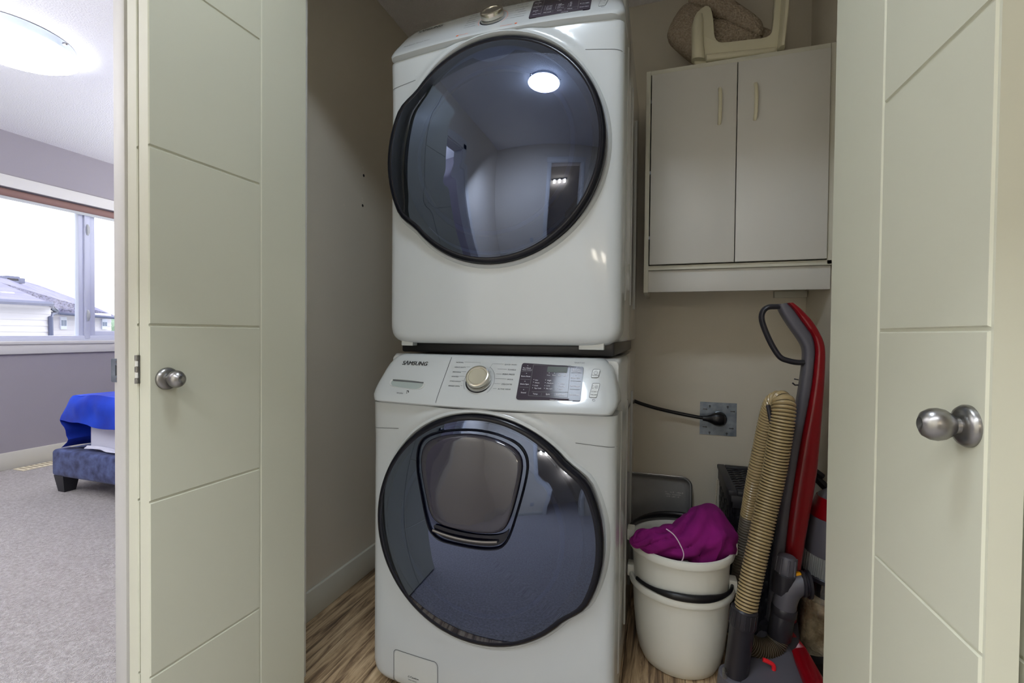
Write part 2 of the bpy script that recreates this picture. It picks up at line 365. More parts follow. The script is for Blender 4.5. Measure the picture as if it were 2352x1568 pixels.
# bedroom door jamb with strike plate
w = MB(); w.box((JX-.004, JY, 0), (XL+.004, JY+.02, 2.06), .002)
w.box((JX+.024, JY-.012, 0), (JX+.055, JY, 2.05), .002)
w.box((XL, JY+.006, 0), (XL+.016, JY+.075, 2.1), .003)
w.box((JX-.004, -.10, 0), (XL+.004, -.08, 2.06)); w.box((JX-.004, -.08, 2.04), (XL+.004, JY, 2.06))
w.box((XL, -.165, 0), (XL+.016, -.086, 2.1), .003); w.box((XL, -.165, 2.05), (XL+.016, JY+.075, 2.14), .003)
tr = ob('trim_1', w, edge_m, None, label='white bedroom door jamb and casing with steel strike plate', kind='structure', cat='trim')
zs = .920
p = MB(); x0, x1 = JX-.014, JX+.024
p.box((x0+.004, JY-.0022, zs-.029), (JX+.003, JY+.0005, zs+.029)); p.box((JX+.015, JY-.0022, zs-.029), (x1, JY+.0005, zs+.029))
p.box((JX+.003, JY-.0022, zs+.013), (JX+.015, JY+.0005, zs+.029)); p.box((JX+.003, JY-.0022, zs-.029), (JX+.015, JY+.0005, zs-.013))
p.tube([(x0+.004, JY-.001, zs-.027), (x0+.004, JY-.001, zs+.027)], .0022, 8)
for s_ in (-1, 1): p.lathe([(.0001, -.0008), (.0035, -.0006), (.0035, .0004)], (JX+.009, JY-.0022, zs+.021*s_), (0, -1, 0), 10, mi=1)
sp = ob('strike_plate', p, [steel_m, nickel_m], tr)
ob('latch_hole', MB().box((JX+.0035, JY-.0012, zs-.0125), (JX+.0145, JY+.0004, zs+.0125)), gap_m, tr)
# ------------------------------------------------------------------ bifold doors
def leaf(name, parent, A, B, thick, side, ystile, knob=None):
    """A near, B far (x, y) of the outer face; side = +1: body lies towards -x, -1 towards +x"""
    A = Vector((A[0], A[1], 0)); B = Vector((B[0], B[1], 0)); d = (B-A).normalized(); n = Vector((d.y, -d.x, 0))*side   # outer normal
    L = (B-A).length; zb, zt = .018, 2.045
    def P(t, z, o=0): return A + d*t + n*o + Vector((0, 0, z))
    m = MB(); g = .0038; dp = .0024
    # core
    c = [P(0, zb, -dp), P(L, zb, -dp), P(L, zb, -thick), P(0, zb, -thick)]
    m.prism(c, (0, 0, zt-zb))
    ts = ystile
    def plate(t0, t1, z0, z1, b0=True):
        e = .0016
        o = [P(t0, z0, -dp), P(t1, z0, -dp), P(t1, z1, -dp), P(t0, z1, -dp)]
        q = [P(t0+e, z0+e, 0), P(t1-e, z0+e, 0), P(t1-e, z1-e, 0), P(t0+e, z1-e, 0)]
        m.add(o+q, [(4, 5, 6, 7), (0, 1, 5, 4), (1, 2, 6, 5), (2, 3, 7, 6), (3, 0, 4, 7)])
    zs_ = [zb, .354, .692, 1.03, 1.368, 1.706, zt]
    plate(ts+g/2, L, zb, zt)
    for k in range(6):
        plate(0 if side > 0 else .004, ts-g/2, zs_[k]+(g/2 if k else 0), zs_[k+1]-(g/2 if k < 5 else 0))
    o = ob(name, m, [door_m], parent)
    return o, P, n
dl = empty('door_1', (-.95, .82, 0), 'left bifold closet door folded open, off-white grooved leaf with round knob', 'door', 'structure')
lf, PL, nl = leaf('door_leaf', dl, (-.922, .618), (-.906, 1.002), .028, 1, .245)
lf2, PL2, _ = leaf('door_leaf', dl, (-.956, .620), (-.940, .985), .028, 1, .245)
dr = empty('door_2', (.34, .82, 0), 'right bifold closet door folded open, off-white grooved leaf with oval knob', 'door', 'structure')
rf, PR, nr = leaf('door_leaf', dr, (.318, .597), (.304, 1.022), .030, -1, .236)
rf2, _, _ = leaf('door_leaf', dr, (.356, .595), (.342, .985), .033, -1, .236)
# near-edge chamfer strip of the right leaf
def knob(parent, base, n, s=1.0):
    e = ob('door_knob', MB().lathe([(.0001, .056*s), (.010*s, .0595*s), (.0185*s, .055*s), (.0235*s, .046*s), (.0245*s, .038*s), (.0225*s, .029*s), (.017*s, .021*s), (.012*s, .016*s), (.012*s, .012*s), (.0001, .012*s)][::-1], base, n, 32, sy=.86), nickel_m, parent)
    ob('rosette', MB().lathe([(.031*s, 0), (.031*s, .003), (.028*s, .0065), (.020*s, .009), (.0125*s, .0095), (.0115*s, .015), (.0001, .015)], base, n, 40), nickel_m, e)
    return e
kb = onx(384, 869, -.920); knob(lf, PL(kb.y-.618, kb.z), nl, .70)
kb = onx(2224, 978, .317); knob(rf, PR(kb.y-.597, kb.z), nr, .74)
def hinge(parent, x, y, z):
    m = MB()
    for k, (c, r) in enumerate(((.022, .0034), (.011, .0026), (0, .0034), (-.011, .0026), (-.022, .0034))):
        m.tube([(x, y, z+c-.0052), (x, y, z+c+.0052)], r, 10, mi=0 if k % 2 == 0 else 1)
    m.box((x-.005, y+.002, z-.027), (x+.005, y+.0035, z+.027)); ob('hinge', m, [nickel_m, edge_m], parent)
for z_ in (.20, .945, 1.86): hinge(dl, -.9530, .616, z_)
for z_ in (.20, 1.86): hinge(dr, .352, .594, z_)
ob('closet_jamb', MB().box((-1.004, .985, 0), (-.99, YF, 2.055)).box((.398, .985, 0), (.412, YF, 2.055)).box((-.99, .985, 2.04), (.398, YF, 2.055)), edge_m, dl)

# ================================================================== WASHER / DRYER
BH = .343     # half width
def halfw(z, zb, zt, rb, rt):
    w_ = BH
    if z < zb+rb: t = (zb+rb-z); w_ -= rb - sqrt(max(0, rb*rb-t*t))
    if z > zt-rt: t = z-(zt-rt); w_ -= rt - sqrt(max(0, rt*rt-t*t))
    return w_
UCOL = [-1, -.996, -.985, -.965, -.93, -.88] + [-.82+1.64*k/36 for k in range(37)] + [.88, .93, .965, .985, .996, 1]
def edge_roll(u, R=.026):
    d = (1-abs(u))*BH
    return R - sqrt(max(0, R*R-(R-d)**2)) if d < R else 0
CZ = .517   # door centre height
def Fbody(x, z, hood=True):
    u = max(-1, min(1, x/BH)); y = -.020*(1-u*u) - .004*sst(.70, .82, z) + edge_roll(u)
    y -= .010*sst(.06, .3, z)*(1-u*u)
    if hood:
        r = sqrt(x*x+(z-CZ)**2); k = max(0, 1-((r-.318)/.022)**2)
        y -= .010*k*k*sst(.66, .78, z)
    return y
def Fcon(x, z):
    u = max(-1, min(1, x/BH)); b = -.027*(1-u*u)
    t = (z-.832)/(.951-.832)
    if t < 0: y = -.020 + .024*min(1, -t*12)**2
    elif t <= 1: y = -.020 + .085*t
    else: y = .065 + .010*((t-1)*.119/.007)**1.0
    return y + b + edge_roll(u)*.9
def panel_mesh(F, zs_, zb, zt, rb, rt, ybk=.105):
    m = MB(); rows = []
    for z in zs_:
        w_ = halfw(z, zb, zt, rb, rt); row = [Vector((-w_, ybk, z))]
        for u in UCOL: row.append(Vector((u*w_, F(u*w_ if abs(u) < .9 else u*BH*(w_/BH) if False else u*BH, z), z)))
        row.append(Vector((w_, ybk, z))); rows.append(row)
    n = len(rows[0]); base = len(m.v)
    vs = [p for r in rows for p in r]
    fs = [(j*n+i, j*n+i+1, (j+1)*n+i+1, (j+1)*n+i) for j in range(len(rows)-1) for i in range(n-1)]
    fs += [list(range(n))[::-1], [(len(rows)-1)*n+i for i in range(n)]]
    m.add(vs, fs, 0, True); m.sm[-1] = m.sm[-2] = False
    # back
    return m
def hit(px, py, F, org, y0=-.01):
    y = y0; r = ray(px, py)
    for _ in range(14):
        p = EYE + r*((org.y+y)/r.y) - org; y = .5*y+.5*F(p.x, p.z)
    return p.x, p.z
def ribbon(F, pts, wd, m, eps=.0006, mi=0):
    """thin strip lying on the surface through (x, z) points"""
    n = len(pts); vs = []
    for i, (x, z) in enumerate(pts):
        a = pts[max(i-1, 0)]; b = pts[min(i+1, n-1)]; dx, dz = b[0]-a[0], b[1]-a[1]; l = sqrt(dx*dx+dz*dz) or 1; nx, nz = -dz/l*wd/2, dx/l*wd/2
        for s_ in (-1, 1): vs.append((x+nx*s_, F(x+nx*s_, z+nz*s_)-eps, z+nz*s_))
    m.add(vs, [(2*i, 2*i+1, 2*i+3, 2*i+2) for i in range(n-1)], mi)
def put_text(m, F, s, x, z, width=None, size=None, shear=0, bold=0, eps=.0007, mi=0, vk=.80):
    vs, fs, w_ = glyphs(s, shear, 0); k = width/w_ if width else size
    for q_, (dx, dz) in enumerate(((0, 0), (bold*1.3, 0), (-bold*1.3, 0), (0, bold*.8)) if bold > .009 else ((0, 0), (.009, 0))):
        m.add([(x+(a+dx)*k, F(x+(a+dx)*k, z+(b+dz)*k*vk)-eps-q_*.00002, z+(b+dz)*k*vk) for a, b in vs], fs, mi)
    return k
def seg_pts(a, b, n=12): return [(a[0]+(b[0]-a[0])*i/n, a[1]+(b[1]-a[1])*i/n) for i in range(n+1)]

def door_outline(lobe, r0=.298, n=96, k=1.0):
    """lobe=+1 handle bump right, -1 left"""
    P = []
    for i in range(n):
        t = 2*pi*i/n; a = abs(((t-(0 if lobe > 0 else pi))+pi) % (2*pi)-pi) 
        b = 1-sst(radians(26), radians(42), a)
        r = r0*k + .021*b; P.append((r*cos(t), CZ+r*sin(t)))
    return P
def dome_y(t, lobe=0):          # t: 0 centre .. 1 rim
    return -.040 - .046*(1-t**2.4)
def build_machine(name, org, label, lobe, zb, dryer):
    root = empty(name, org, label, 'clothes dryer' if dryer else 'washing machine')
    # body shell
    b = MB(); R = []
    for y, ins in ((.095, .006), (.11, 0), (.76, 0), (.78, .006)):
        R.append([Vector((x, y, z)) for x, z in rrect(-BH+ins+.001, zb+.01+ins, BH-ins-.001, .957-ins, .012, 4)])
    b.rings(R, True, 0, False)
    for yy in (.12, .34, .58):   # pressed ribs along the right side panel
        b.loft([((BH-.002, yy-.010, z), (BH-.002, yy+.010, z), (.0055, 0, 0)) for z in (.12, .14, .80, .82)], 10, 2)
        b.loft([((-BH+.002, yy-.010, z), (-BH+.002, yy+.010, z), (.0055, 0, 0)) for z in (.12, .14, .80, .82)], 10, 2)
    ob('side_panel', b, side_m, root, True)
    # front panel
    zs_ = [zb, zb+.001, zb+.004, zb+.010, zb+.02, zb+.03, zb+.045, zb+.06] + [zb+.06+(.66-zb-.06)*k/16 for k in range(1, 17)] + [.66+.164*k/26 for k in range(1, 27)]
    def Fb(x, z): 
        return Fbody(x, z) + (.020*(1-sqrt(max(0, 1-((zb+.02-z)/.02)**2))) if z < zb+.02 else 0)
    ob('front_panel', panel_mesh(Fb, zs_, zb, 2, .05, .01), white_m, root, True)
    # console
    zc = [.823, .8235, .825, .828, .831, .834] + [.834+.117*k/10 for k in range(1, 11)] + [.9535, .956, .958]
    def hc(z):
        w_ = BH
        if z < .85: w_ -= .012*(1-sst(.823, .85, z))
        if z > .915: t = z-.915; w_ -= .0443-sqrt(max(0, .0443**2-t*t))
        return w_ - .016*sst(.85, .95, z)
    m = MB(); rows = []
    for z in zc:
        w_ = hc(z); row = [Vector((-w_, .11, z))]+[Vector((u*w_, Fcon(u*BH, z), z)) for u in UCOL]+[Vector((w_, .11, z))]; rows.append(row)
    n = len(rows[0]); m.add([p for r in rows for p in r], [(j*n+i, j*n+i+1, (j+1)*n+i+1, (j+1)*n+i) for j in range(len(rows)-1) for i in range(n-1)]+[list(range(n))[::-1], [(len(rows)-1)*n+i for i in range(n)]], 0, True); m.sm[-1] = m.sm[-2] = False
    ob('control_panel', m, white_m, root, True)
    FB = Fbody; FC = Fcon
    g = MB()
    # seam between lower front and console hood, broken by the door surround
    for s_ in (-1, 1):
        zz = .752; xe = .246
        ribbon(FB, seg_pts((s_*xe, zz+.004), (s_*(BH-.001), zz-.004), 16), .0014, g)
    # ---- door
    door = empty('door', (0, 0, 0), parent=root); 
    O = door_outline(lobe, .304 if dryer else .298); n = len(O)
    def ringat(k, y, dz=0): return [Vector((x*k, y, CZ+(z-CZ)*k)) for x, z in O]
    rim = MB()
    rim.rings([ringat(.90, -.004), ringat(.975, -.006), ringat(1.0, -.022), ringat(1.0, -.036), ringat(.988, -.043), ringat(.97, -.046), ringat(.955, -.047), ringat(.94, -.045), ringat(.90, -.020)], True, 0)
    ob('door_rim', rim, navy_m, door, True)
    ln = MB()
    ks = [(.93, -.022), (.80, -.020), (.78, -.026), (.745, -.027), (.73, -.020), (.64, -.012), (.62, -.017), (.585, -.017), (.57, -.008), (.50, .0), (.25, .012), (.02, .014)]
    RR = [[Vector((.29*k*cos(2*pi*j/72), y-.010, CZ+.29*k*sin(2*pi*j/72))) for j in range(72)] for k, y in ks]
    ln.rings(RR, True, 0, mif=lambda i: 1 if i in (2, 6) else 0)
    ob('door_liner', ln, [liner_m, liner2_m], door, True)
    gl = MB(); T = [.965, .94, .88, .80, .70, .58, .45, .3, .16, .05]
    gl.rings([ringat(t, dome_y(t)+.0*t-(.0)) for t in T], False, 0); 
    gl.f.append([len(gl.v)-n+j for j in range(n)]); gl.mi.append(0); gl.sm.append(True)
    ob('door_glass', gl, door_glass, door, True)
    bz = MB(); bz.rings([[Vector((x*k, Fbody(x*k, CZ+(z-CZ)*k)-e, CZ+(z-CZ)*k)) for x, z in O] for k, e in ((1.0, .0), (1.004, .006), (1.016, .008), (1.030, .004), (1.04, -.001))], False, 0)
    ob('door_surround', bz, white_m, root, True)
    # ---- dial
    dc = hit(1104, 870, FC, Vector((-.4425, 1.13, 0)))
    nrm = Vector((0, -.80, .605)).normalized()
    base = Vector((dc[0]-.003, FC(*dc)+.001, dc[1]-.004))
    dk = .037
    ringm = MB().lathe([(.0395, 0), (.0395, .0022), (.036, .0030), (.0355, .0006)], base, nrm, 48)
    ob('dial_ring', ringm, navy_m, root, True)
    ob('dial_base', MB().lathe([(.0355, 0), (.0355, .002), (.0001, .002)], base, nrm, 40), plast_m, root, True)
    ob('dial', MB().lathe([(.0300, .002), (.0325, .006), (.0325, .020), (.0315, .0235), (.0285, .0250), (.0245, .0243), (.0235, .0228), (.0001, .0226)], base, nrm, 48), chrome_m, root, True)
    # ---- prints
    o1 = Vector((-.4425, 1.13, 0))
    def at(px, py): return hit(px, py, FC, o1)
    ink = MB(); pan = MB(); lite = MB()
    a = at(924, 836); b2 = at(982, 836)
    put_text(ink, FC, 'S\u039bMSUNG', a[0], a[1]-.001, width=b2[0]-a[0], shear=.12, bold=.022)
    if not dryer:
        L_ = [('NORMAL', 1048, 833), ('HEAVY DUTY', 1044, 844), ('BEDDING', 1040, 855), ('WHITES', 1037, 865.5), ('STAIN AWAY', 1033, 876), ('RINSE+SPIN', 1030, 887)]
        W_ = {'NORMAL': 17, 'HEAVY DUTY': 26, 'BEDDING': 19, 'WHITES': 16, 'STAIN AWAY': 26, 'RINSE+SPIN': 26}
        R_ = [('QUICK WASH', 1159, 838, 28), ('TOWELS', 1166, 850, 19), ('PERM PRESS', 1154, 860.5, 28), ('WOOL', 1165, 872, 14), ('DELICATES', 1152, 883, 24), ('ACTIVE WEAR', 1143, 894, 30)]
    else:
        L_ = [('NORMAL', 1048, 833), ('HEAVY DUTY', 1044, 844), ('BEDDING', 1040, 855), ('PERM PRESS', 1037, 865.5), ('DELICATES', 1033, 876), ('ACTIVE WEAR', 1030, 887)]
        W_ = {'NORMAL': 17, 'HEAVY DUTY': 26, 'BEDDING': 19, 'PERM PRESS': 26, 'DELICATES': 24, 'ACTIVE WEAR': 28}
        R_ = [('QUICK DRY', 1159, 838, 28), ('TIME DRY', 1166, 850, 22), ('AIR FLUFF', 1154, 860.5, 24), ('REFRESH', 1160, 872, 20), ('WRINKLE AWAY', 1150, 883, 31), ('STEAM SANITIZE', 1141, 894, 34)]
    for s_, px, py in L_:
        p = at(px, py); q = at(px+W_[s_], py); put_text(ink, FC, s_, p[0], p[1], width=q[0]-p[0], shear=.1, bold=.006)
        e = at(1071-abs(py-869)*.0, py-2); e0 = at(px+W_[s_]+2, py-2)
        if py != 833: ribbon(FC, seg_pts(e0, (base.x-.0435 if py > 850 else base.x-.036, e0[1]), 4), .0004, ink)
        else: ribbon(FC, seg_pts(e0, (base.x-.010, e0[1]), 5)+[(base.x-.010, e0[1]-.004)], .0004, ink)
    for s_, px, py, wpx in R_:
        p = at(px, py); q = at(px+wpx, py); put_text(ink, FC, s_, p[0], p[1], width=q[0]-p[0], shear=.1, bold=.006)
        e0 = at(px-2, py-2)
        if py != 838: ribbon(FC, seg_pts((base.x+.0435, e0[1]), e0, 4), .0004, ink)
        else: ribbon(FC, [(base.x+.020, base.z+.032), (base.x+.026, e0[1])]+seg_pts((base.x+.026, e0[1]), e0, 5)[1:], .0004, ink)
    # arcs beside the ring
    arc = MB()
    for a0, a1 in ((150, 215), (-45, 60)):
        ribbon(FC, [(base.x+.0425*cos(radians(t)), base.z+.0395*sin(radians(t))) for t in range(a0, a1+1, 5)], .0009, arc)
    ob('dial_arc', arc, orange_m if dryer else grink_m, root, True)
    # display panel
    c = [at(1200, 833), at(1341, 842), at(1333, 923), at(1185, 917)]
    c = [c[3], c[2], c[1], c[0]]
    Q = []
    for i in range(4):
        p = Vector(c[i]); a_ = Vector(c[i-1]); b_ = Vector(c[(i+1) % 4]); r = .006
        pa = p+(a_-p).normalized()*r; pb = p+(b_-p).normalized()*r
        for k in range(5): t = k/4; Q.append(tuple(pa*(1-t)**2+p*2*t*(1-t)+pb*t*t))
    def fillpoly(m_, P, eps, th, mi=0):
        n_ = len(P); f = [(x_, FC(x_, z_)-eps, z_) for x_, z_ in P]; k_ = [(x_, FC(x_, z_)+.001, z_) for x_, z_ in P]
        m_.add(f+k_, [list(range(n_))]+[(i, n_+i, n_+(i+1) % n_, (i+1) % n_) for i in range(n_)], mi)
    # grid so that it follows the bowed surface
    def bil(u, v):
        p = Vector(c[0])*(1-u)*(1-v)+Vector(c[1])*u*(1-v)+Vector(c[2])*u*v+Vector(c[3])*(1-u)*v; return p.x, p.y
    xs_ = [q[0] for q in Q]; zq = [q[1] for q in Q]
    nn = 24; cols = []
    def span(zv):
        X_ = []
        for i in range(len(Q)):
            (xa, za), (xb, zb_) = Q[i], Q[(i+1) % len(Q)]
            if (za-zv)*(zb_-zv) <= 0 and za != zb_: X_.append(xa+(xb-xa)*(zv-za)/(zb_-za))
        return (min(X_), max(X_)) if len(X_) > 1 else None
    # polygon triangulated as strips across u
    vs = []; rowsn = 0
    zmin, zmax = min(zq)+1e-5, max(zq)-1e-5
    for j in range(nn+1):
        zv = zmin+(zmax-zmin)*j/nn; s_ = span(zv)
        for i in range(13): xx = s_[0]+(s_[1]-s_[0])*i/12; vs.append((xx, FC(xx, zv)-.0022, zv))
    pan.add(vs, [(j*13+i, j*13+i+1, (j+1)*13+i+1, (j+1)*13+i) for j in range(nn) for i in range(12)], 0, True)
    fillpoly(pan, Q, .0005, 0)
    pn = ob('display_panel', pan, panel_m, root, True)
    FD = lambda x_, z_: FC(x_, z_)-.0023
    def lt(s_, px, py, w_, bold=.01, mi=0, m_=None): p = at(px, py); q = at(px+w_, py); put_text(m_ or lite, FD, s_, p[0], p[1], width=q[0]-p[0], bold=bold, mi=mi)
    if not dryer:
        for s_, px, py, w_ in (('Pre Wash', 1202, 846, 18), ('*Smart Control', 1200, 849.5, 22), ('Extra Rinse', 1198, 864.5, 21), ('Extra Spin', 1196, 882.5, 19), ('Sound', 1197, 902, 11.5),
                ('Hot', 1230, 873.5, 6.5), ('Warm', 1229, 879.5, 10.5), ('Cold', 1228, 886, 8), ('Tap Cold', 1227.5, 892, 15.5), ('High', 1257.5, 874.5, 9), ('Medium', 1257, 880.5, 14.5), ('Low', 1256, 886.5, 8), ('No Spin', 1255, 893, 14.5),
                ('Heavy', 1286, 881.5, 11), ('Normal', 1285, 887.5, 13), ('Light', 1284, 893.5, 9), ('Temp.', 1224.5, 905, 11.5), ('Spin', 1254, 906, 9), ('Soil Level', 1277.5, 907, 21), ('My Cycle', 1315, 849.5, 18), ('*Cycle Save', 1315, 853, 18),
                ('Delay End', 1312.5, 868.5, 20), ('Self Clean+', 1310, 887, 22), ('Smart Care', 1308.5, 907, 22), ('Wash', 1256.5, 862, 8), ('Rinse', 1269, 862, 8), ('Spin', 1282, 862.5, 7), ('End', 1295, 863, 6.5), ('*Child Lock', 1263, 918.5, 18)):
            lt(s_, px, py, w_)
    else:
        for s_, px, py, w_ in (('Wrinkle', 1202, 848, 16), ('Mixed Load', 1198, 866, 20), ('Sound', 1197, 886, 12), ('Damp Dry', 1196, 904, 18), ('Very Dry', 1230, 873.5, 14), ('More Dry', 1229, 879.5, 14), ('Normal', 1228, 886, 13), ('Less Dry', 1227.5, 892, 14),
                ('High', 1257.5, 874.5, 9), ('Medium', 1257, 880.5, 14.5), ('Low', 1256, 886.5, 8), ('Extra Low', 1255, 893, 16), ('60', 1286, 875, 5), ('50', 1286, 881.5, 5), ('40', 1285, 887.5, 5), ('30', 1284, 893.5, 5),
                ('Dry Level', 1222, 905, 18), ('Temp.', 1254, 906, 12), ('Time', 1279, 907, 12), ('My Cycle', 1315, 851, 18), ('Delay End', 1312.5, 870, 20), ('Drum Light', 1310, 889, 22), ('Smart Care', 1308.5, 907, 22), ('*Child Lock', 1263, 918.5, 18)):
            lt(s_, px, py, w_)
    for px, py in ((1213, 839.5), (1210, 857), (1206.5, 875), (1203.5, 894), (1325, 843.5), (1323, 861), (1227, 871), (1226, 877), (1225, 884), (1224, 890), (1254, 872), (1253, 878), (1252, 885), (1251, 891), (1283, 879.5), (1282, 885.5), (1281, 891.5), (1262, 856), (1274, 856.5), (1286, 857), (1299, 857.5)):
        p = at(px, py); ribbon(FD, seg_pts((p[0]-.0009, p[1]), (p[0]+.0009, p[1]), 2), .0012, lite, .0007)
    ob('panel_print', lite, lite_m, pn, True)
    p0 = at(1259, 841); p1 = at(1305, 842); q0 = at(1258, 853)
    l = MB(); vs = []
    for z_ in (q0[1]-.001, p0[1]): 
        for i in range(5): xx = p0[0]+(p1[0]-p0[0])*i/4; vs.append((xx, FD(xx, z_)-.0009, z_))
    l.add(vs, [(i, i+1, i+6, i+5) for i in range(4)]); ob('screen', l, lcd_m, pn, True)
    fr = MB()
    for A_, B_ in (((1226, 837), (1311, 839)), ((1226, 837), (1214, 908)), ((1311, 839), (1304, 912)), ((1222, 899), (1306, 900)), ((1214, 908), (1304, 912)), ((1245, 902), (1243, 908)), ((1273.5, 902), (1272, 908)), ((1313, 855.5), (1336, 856)), ((1311, 874), (1334, 875)), ((1309, 893), (1332, 894)), ((1199, 852), (1221, 853)), ((1196, 870), (1218, 871)), ((1194, 888), (1215, 889))):
        ribbon(FD, seg_pts(at(*A_), at(*B_), 8), .0007, fr, .0005)
    ob('panel_line', fr, grink_m, pn, True)
    # buttons
    for (xa, za, xb, zb2), words in (((1359, 866, 1378, 848), 'P'), ((1355.5, 912, 1376.5, 880), 'S')):
        p = at(xa, za); q = at(xb, zb2); P_ = rrect(p[0], p[1], q[0]-.0005, q[1], .003, 4, .16)
        P_ = [((p[0]+q[0])/2+(x_-(p[0]+q[0])/2), z_) for x_, z_ in P_]
        b3 = MB(); fillpoly(b3, P_, .0012, 0); bo = ob('power_button' if words == 'P' else 'start_button', b3, plast_m, root, True)
        e = MB(); ribbon(FC, P_+[P_[0]], .0010, e, .0014); FE = lambda x_, z_: FC(x_, z_)-.0012
        cx_ = (p[0]+q[0])/2
        if words == 'P':
            put_text(e, FE, 'POWER', cx_-.0085, p[1]+.0035, width=.0165, bold=.01)
            ribbon(FE, [(cx_+.0042*cos(radians(t)), q[1]-.0082+.0040*sin(radians(t))) for t in range(125, 416, 15)], .0009, e); ribbon(FE, [(cx_, q[1]-.0078), (cx_, q[1]-.0028)], .0009, e)
        else:
            put_text(e, FE, 'START', cx_-.0078, p[1]+.0115, width=.015, bold=.008); put_text(e, FE, 'PAUSE', cx_-.0083, p[1]+.0045, width=.015, bold=.008)
            t_ = q[1]-.0085; ribbon(FE, [(cx_-.006, t_-.004), (cx_-.006, t_+.004), (cx_+.001, t_), (cx_-.006, t_-.004)], .0008, e)
            ribbon(FE, [(cx_+.0022, t_-.004), (cx_+.0022, t_+.004)], .0009, e); ribbon(FE, [(cx_+.0052, t_-.004), (cx_+.0052, t_+.004)], .0009, e)
        ob('button_print', e, grink_m, bo, True)
    p = at(1319, 833.5); put_text(ink, FC, '*(Hold 3 sec)', p[0], p[1], width=.026)
    p = at(1360, 921); ribbon(FC, [(p[0], p[1]+.002), (p[0]+.001, p[1]+.004), (p[0]+.006, p[1]+.004), (p[0]+.007, p[1]+.001), (p[0]+.002, p[1]), (p[0]+.0015, p[1]+.004)], .0006, ink)
    if not dryer:
        # detergent drawer seam, recessed pull, print
        A_ = [at(1038, 820), at(1020, 868), at(1005, 910), at(1001, 925)]
        ribbon(FC, path(A_, 5), .0016, g)
        Q = [at(904, 869), at(976, 876), at(974, 886), at(966, 893), at(950, 894), at(902, 887), at(896, 882), at(897, 875)]
        Q = smooth_poly(Q, 2); n_ = len(Q); cx_ = sum(q[0] for q in Q)/n_; cz_ = sum(q[1] for q in Q)/n_
        rc = MB(); f0 = [(x_, FC(x_, z_)-.0012, z_) for x_, z_ in Q]
        def sc(k, e): return [(cx_+(x_-cx_)*k, FC(x_, z_)+e, cz_+(z_-cz_)*k) for x_, z_ in Q]
        rc.rings([[Vector(v) for v in sc(1.05, .0004)], [Vector(v) for v in sc(1.02, -.0014)], [Vector(v) for v in sc(.97, -.0010)], [Vector(v) for v in sc(.93, -.0006)]], False, 0)
        ob('drawer_pull', rc, plast_m, root, True)
        rc = MB(); v_ = [Vector(v) for v in sc(.94, -.0007)]; rc.add(v_, [list(range(n_))]); 
        ob('pull_recess', rc, mat('recess_grey', (150, 160, 158), .5), root, True)
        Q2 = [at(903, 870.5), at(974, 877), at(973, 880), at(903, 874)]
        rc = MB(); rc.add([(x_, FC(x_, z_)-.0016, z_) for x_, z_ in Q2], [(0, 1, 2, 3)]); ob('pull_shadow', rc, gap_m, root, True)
        p = at(911, 903); put_text(ink, FC, 'VRT', p[0], p[1], width=.0095, shear=.1, bold=.015); put_text(ink, FC, 'plus', p[0]+.010, p[1], width=.011, shear=.1)
        p = at(933, 902); ribbon(FC, [(p[0]+.0012, p[1]-.0005), (p[0]+.0028, p[1]+.0010)], .0026, ink); ribbon(FC, [(p[0]+.003+.004*cos(radians(t)), p[1]+.0025+.003*sin(radians(t))) for t in range(-30, 170, 20)], .0022, ink)
    else:
        p = at(908, 885); put_text(ink, FC, 'MultiSteam', p[0]-.028, p[1]-.006, width=.040, shear=.1); put_text(ink, FC, 'Moisture Sensor', p[0]+.016, p[1]-.006, width=.048, shear=.1, bold=.008)
        o3 = MB(); put_text(o3, FC, 'Steam Dry', base.x-.085, base.z-.052, width=.026, shear=.1); put_text(o3, FC, 'Steam Cycles', base.x+.034, base.z-.052, width=.034, shear=.1)
        for xx in (base.x-.095, base.x+.075): fillpoly(o3, [(xx, base.z-.0525), (xx+.006, base.z-.0525), (xx+.006, base.z-.048), (xx, base.z-.048)], .0007, 0)
        ob('steam_print', o3, orange_m, root, True)
    ob('panel_lettering', ink, ink_m, root, True)
    if not dryer:
        # drain filter hatch
        P_ = [(x_, z_) for x_, z_ in rrect(-.262, .036, -.120, .132, .012, 5)]
        P_ = P_+[P_[0]]
        ribbon(Fb, [q for i in range(len(P_)-1) for q in seg_pts(P_[i], P_[i+1], 3)[:-1]]+[P_[0]], .0018, g)
        hp = MB(); n_ = 14; vs = []
        for j in range(9):
            for i in range(n_+1):
                xx = -.260+.138*i/n_; zz = .038+.092*j/8
                if j in (0, 8): xx = max(-.252, min(-.130, xx))
                vs.append((xx, Fb(xx, zz)-.0007, zz))
        hp.add(vs, [(j*(n_+1)+i, j*(n_+1)+i+1, (j+1)*(n_+1)+i+1, (j+1)*(n_+1)+i) for j in range(8) for i in range(n_)], 0, True)
        hh = ob('filter_hatch', hp, plast_m, root, True)
        t = MB(); put_text(t, Fb, 'Caution', -.206, .066, width=.026, eps=.0012, bold=.02); ribbon(Fb, [(-.214, .066), (-.208, .066), (-.211, .0715), (-.214, .066)], .0009, t, .0012); put_text(t, Fb, 'Hot water', -.212, .058, width=.026, eps=.0012); ob('hatch_print', t, ink_m, hh, True)
        # small door set in the big one
        Fd = lambda x_, z_: dome_y(min(1, sqrt(x_*x_+(z_-CZ)**2)/.30))
        def hd(px, py): return hit(px, py, Fd, o1, -.08)
        OUT = [(957, 1075), (958, 1035), (966, 1008), (990, 993), (1035, 984), (1090, 983), (1140, 992), (1185, 1010), (1208, 1032), (1217, 1062), (1212, 1100), (1198, 1155), (1180, 1215), (1166, 1248), (1146, 1263), (1100, 1262), (1040, 1250), (1008, 1241), (988, 1222), (978, 1190), (967, 1130)]
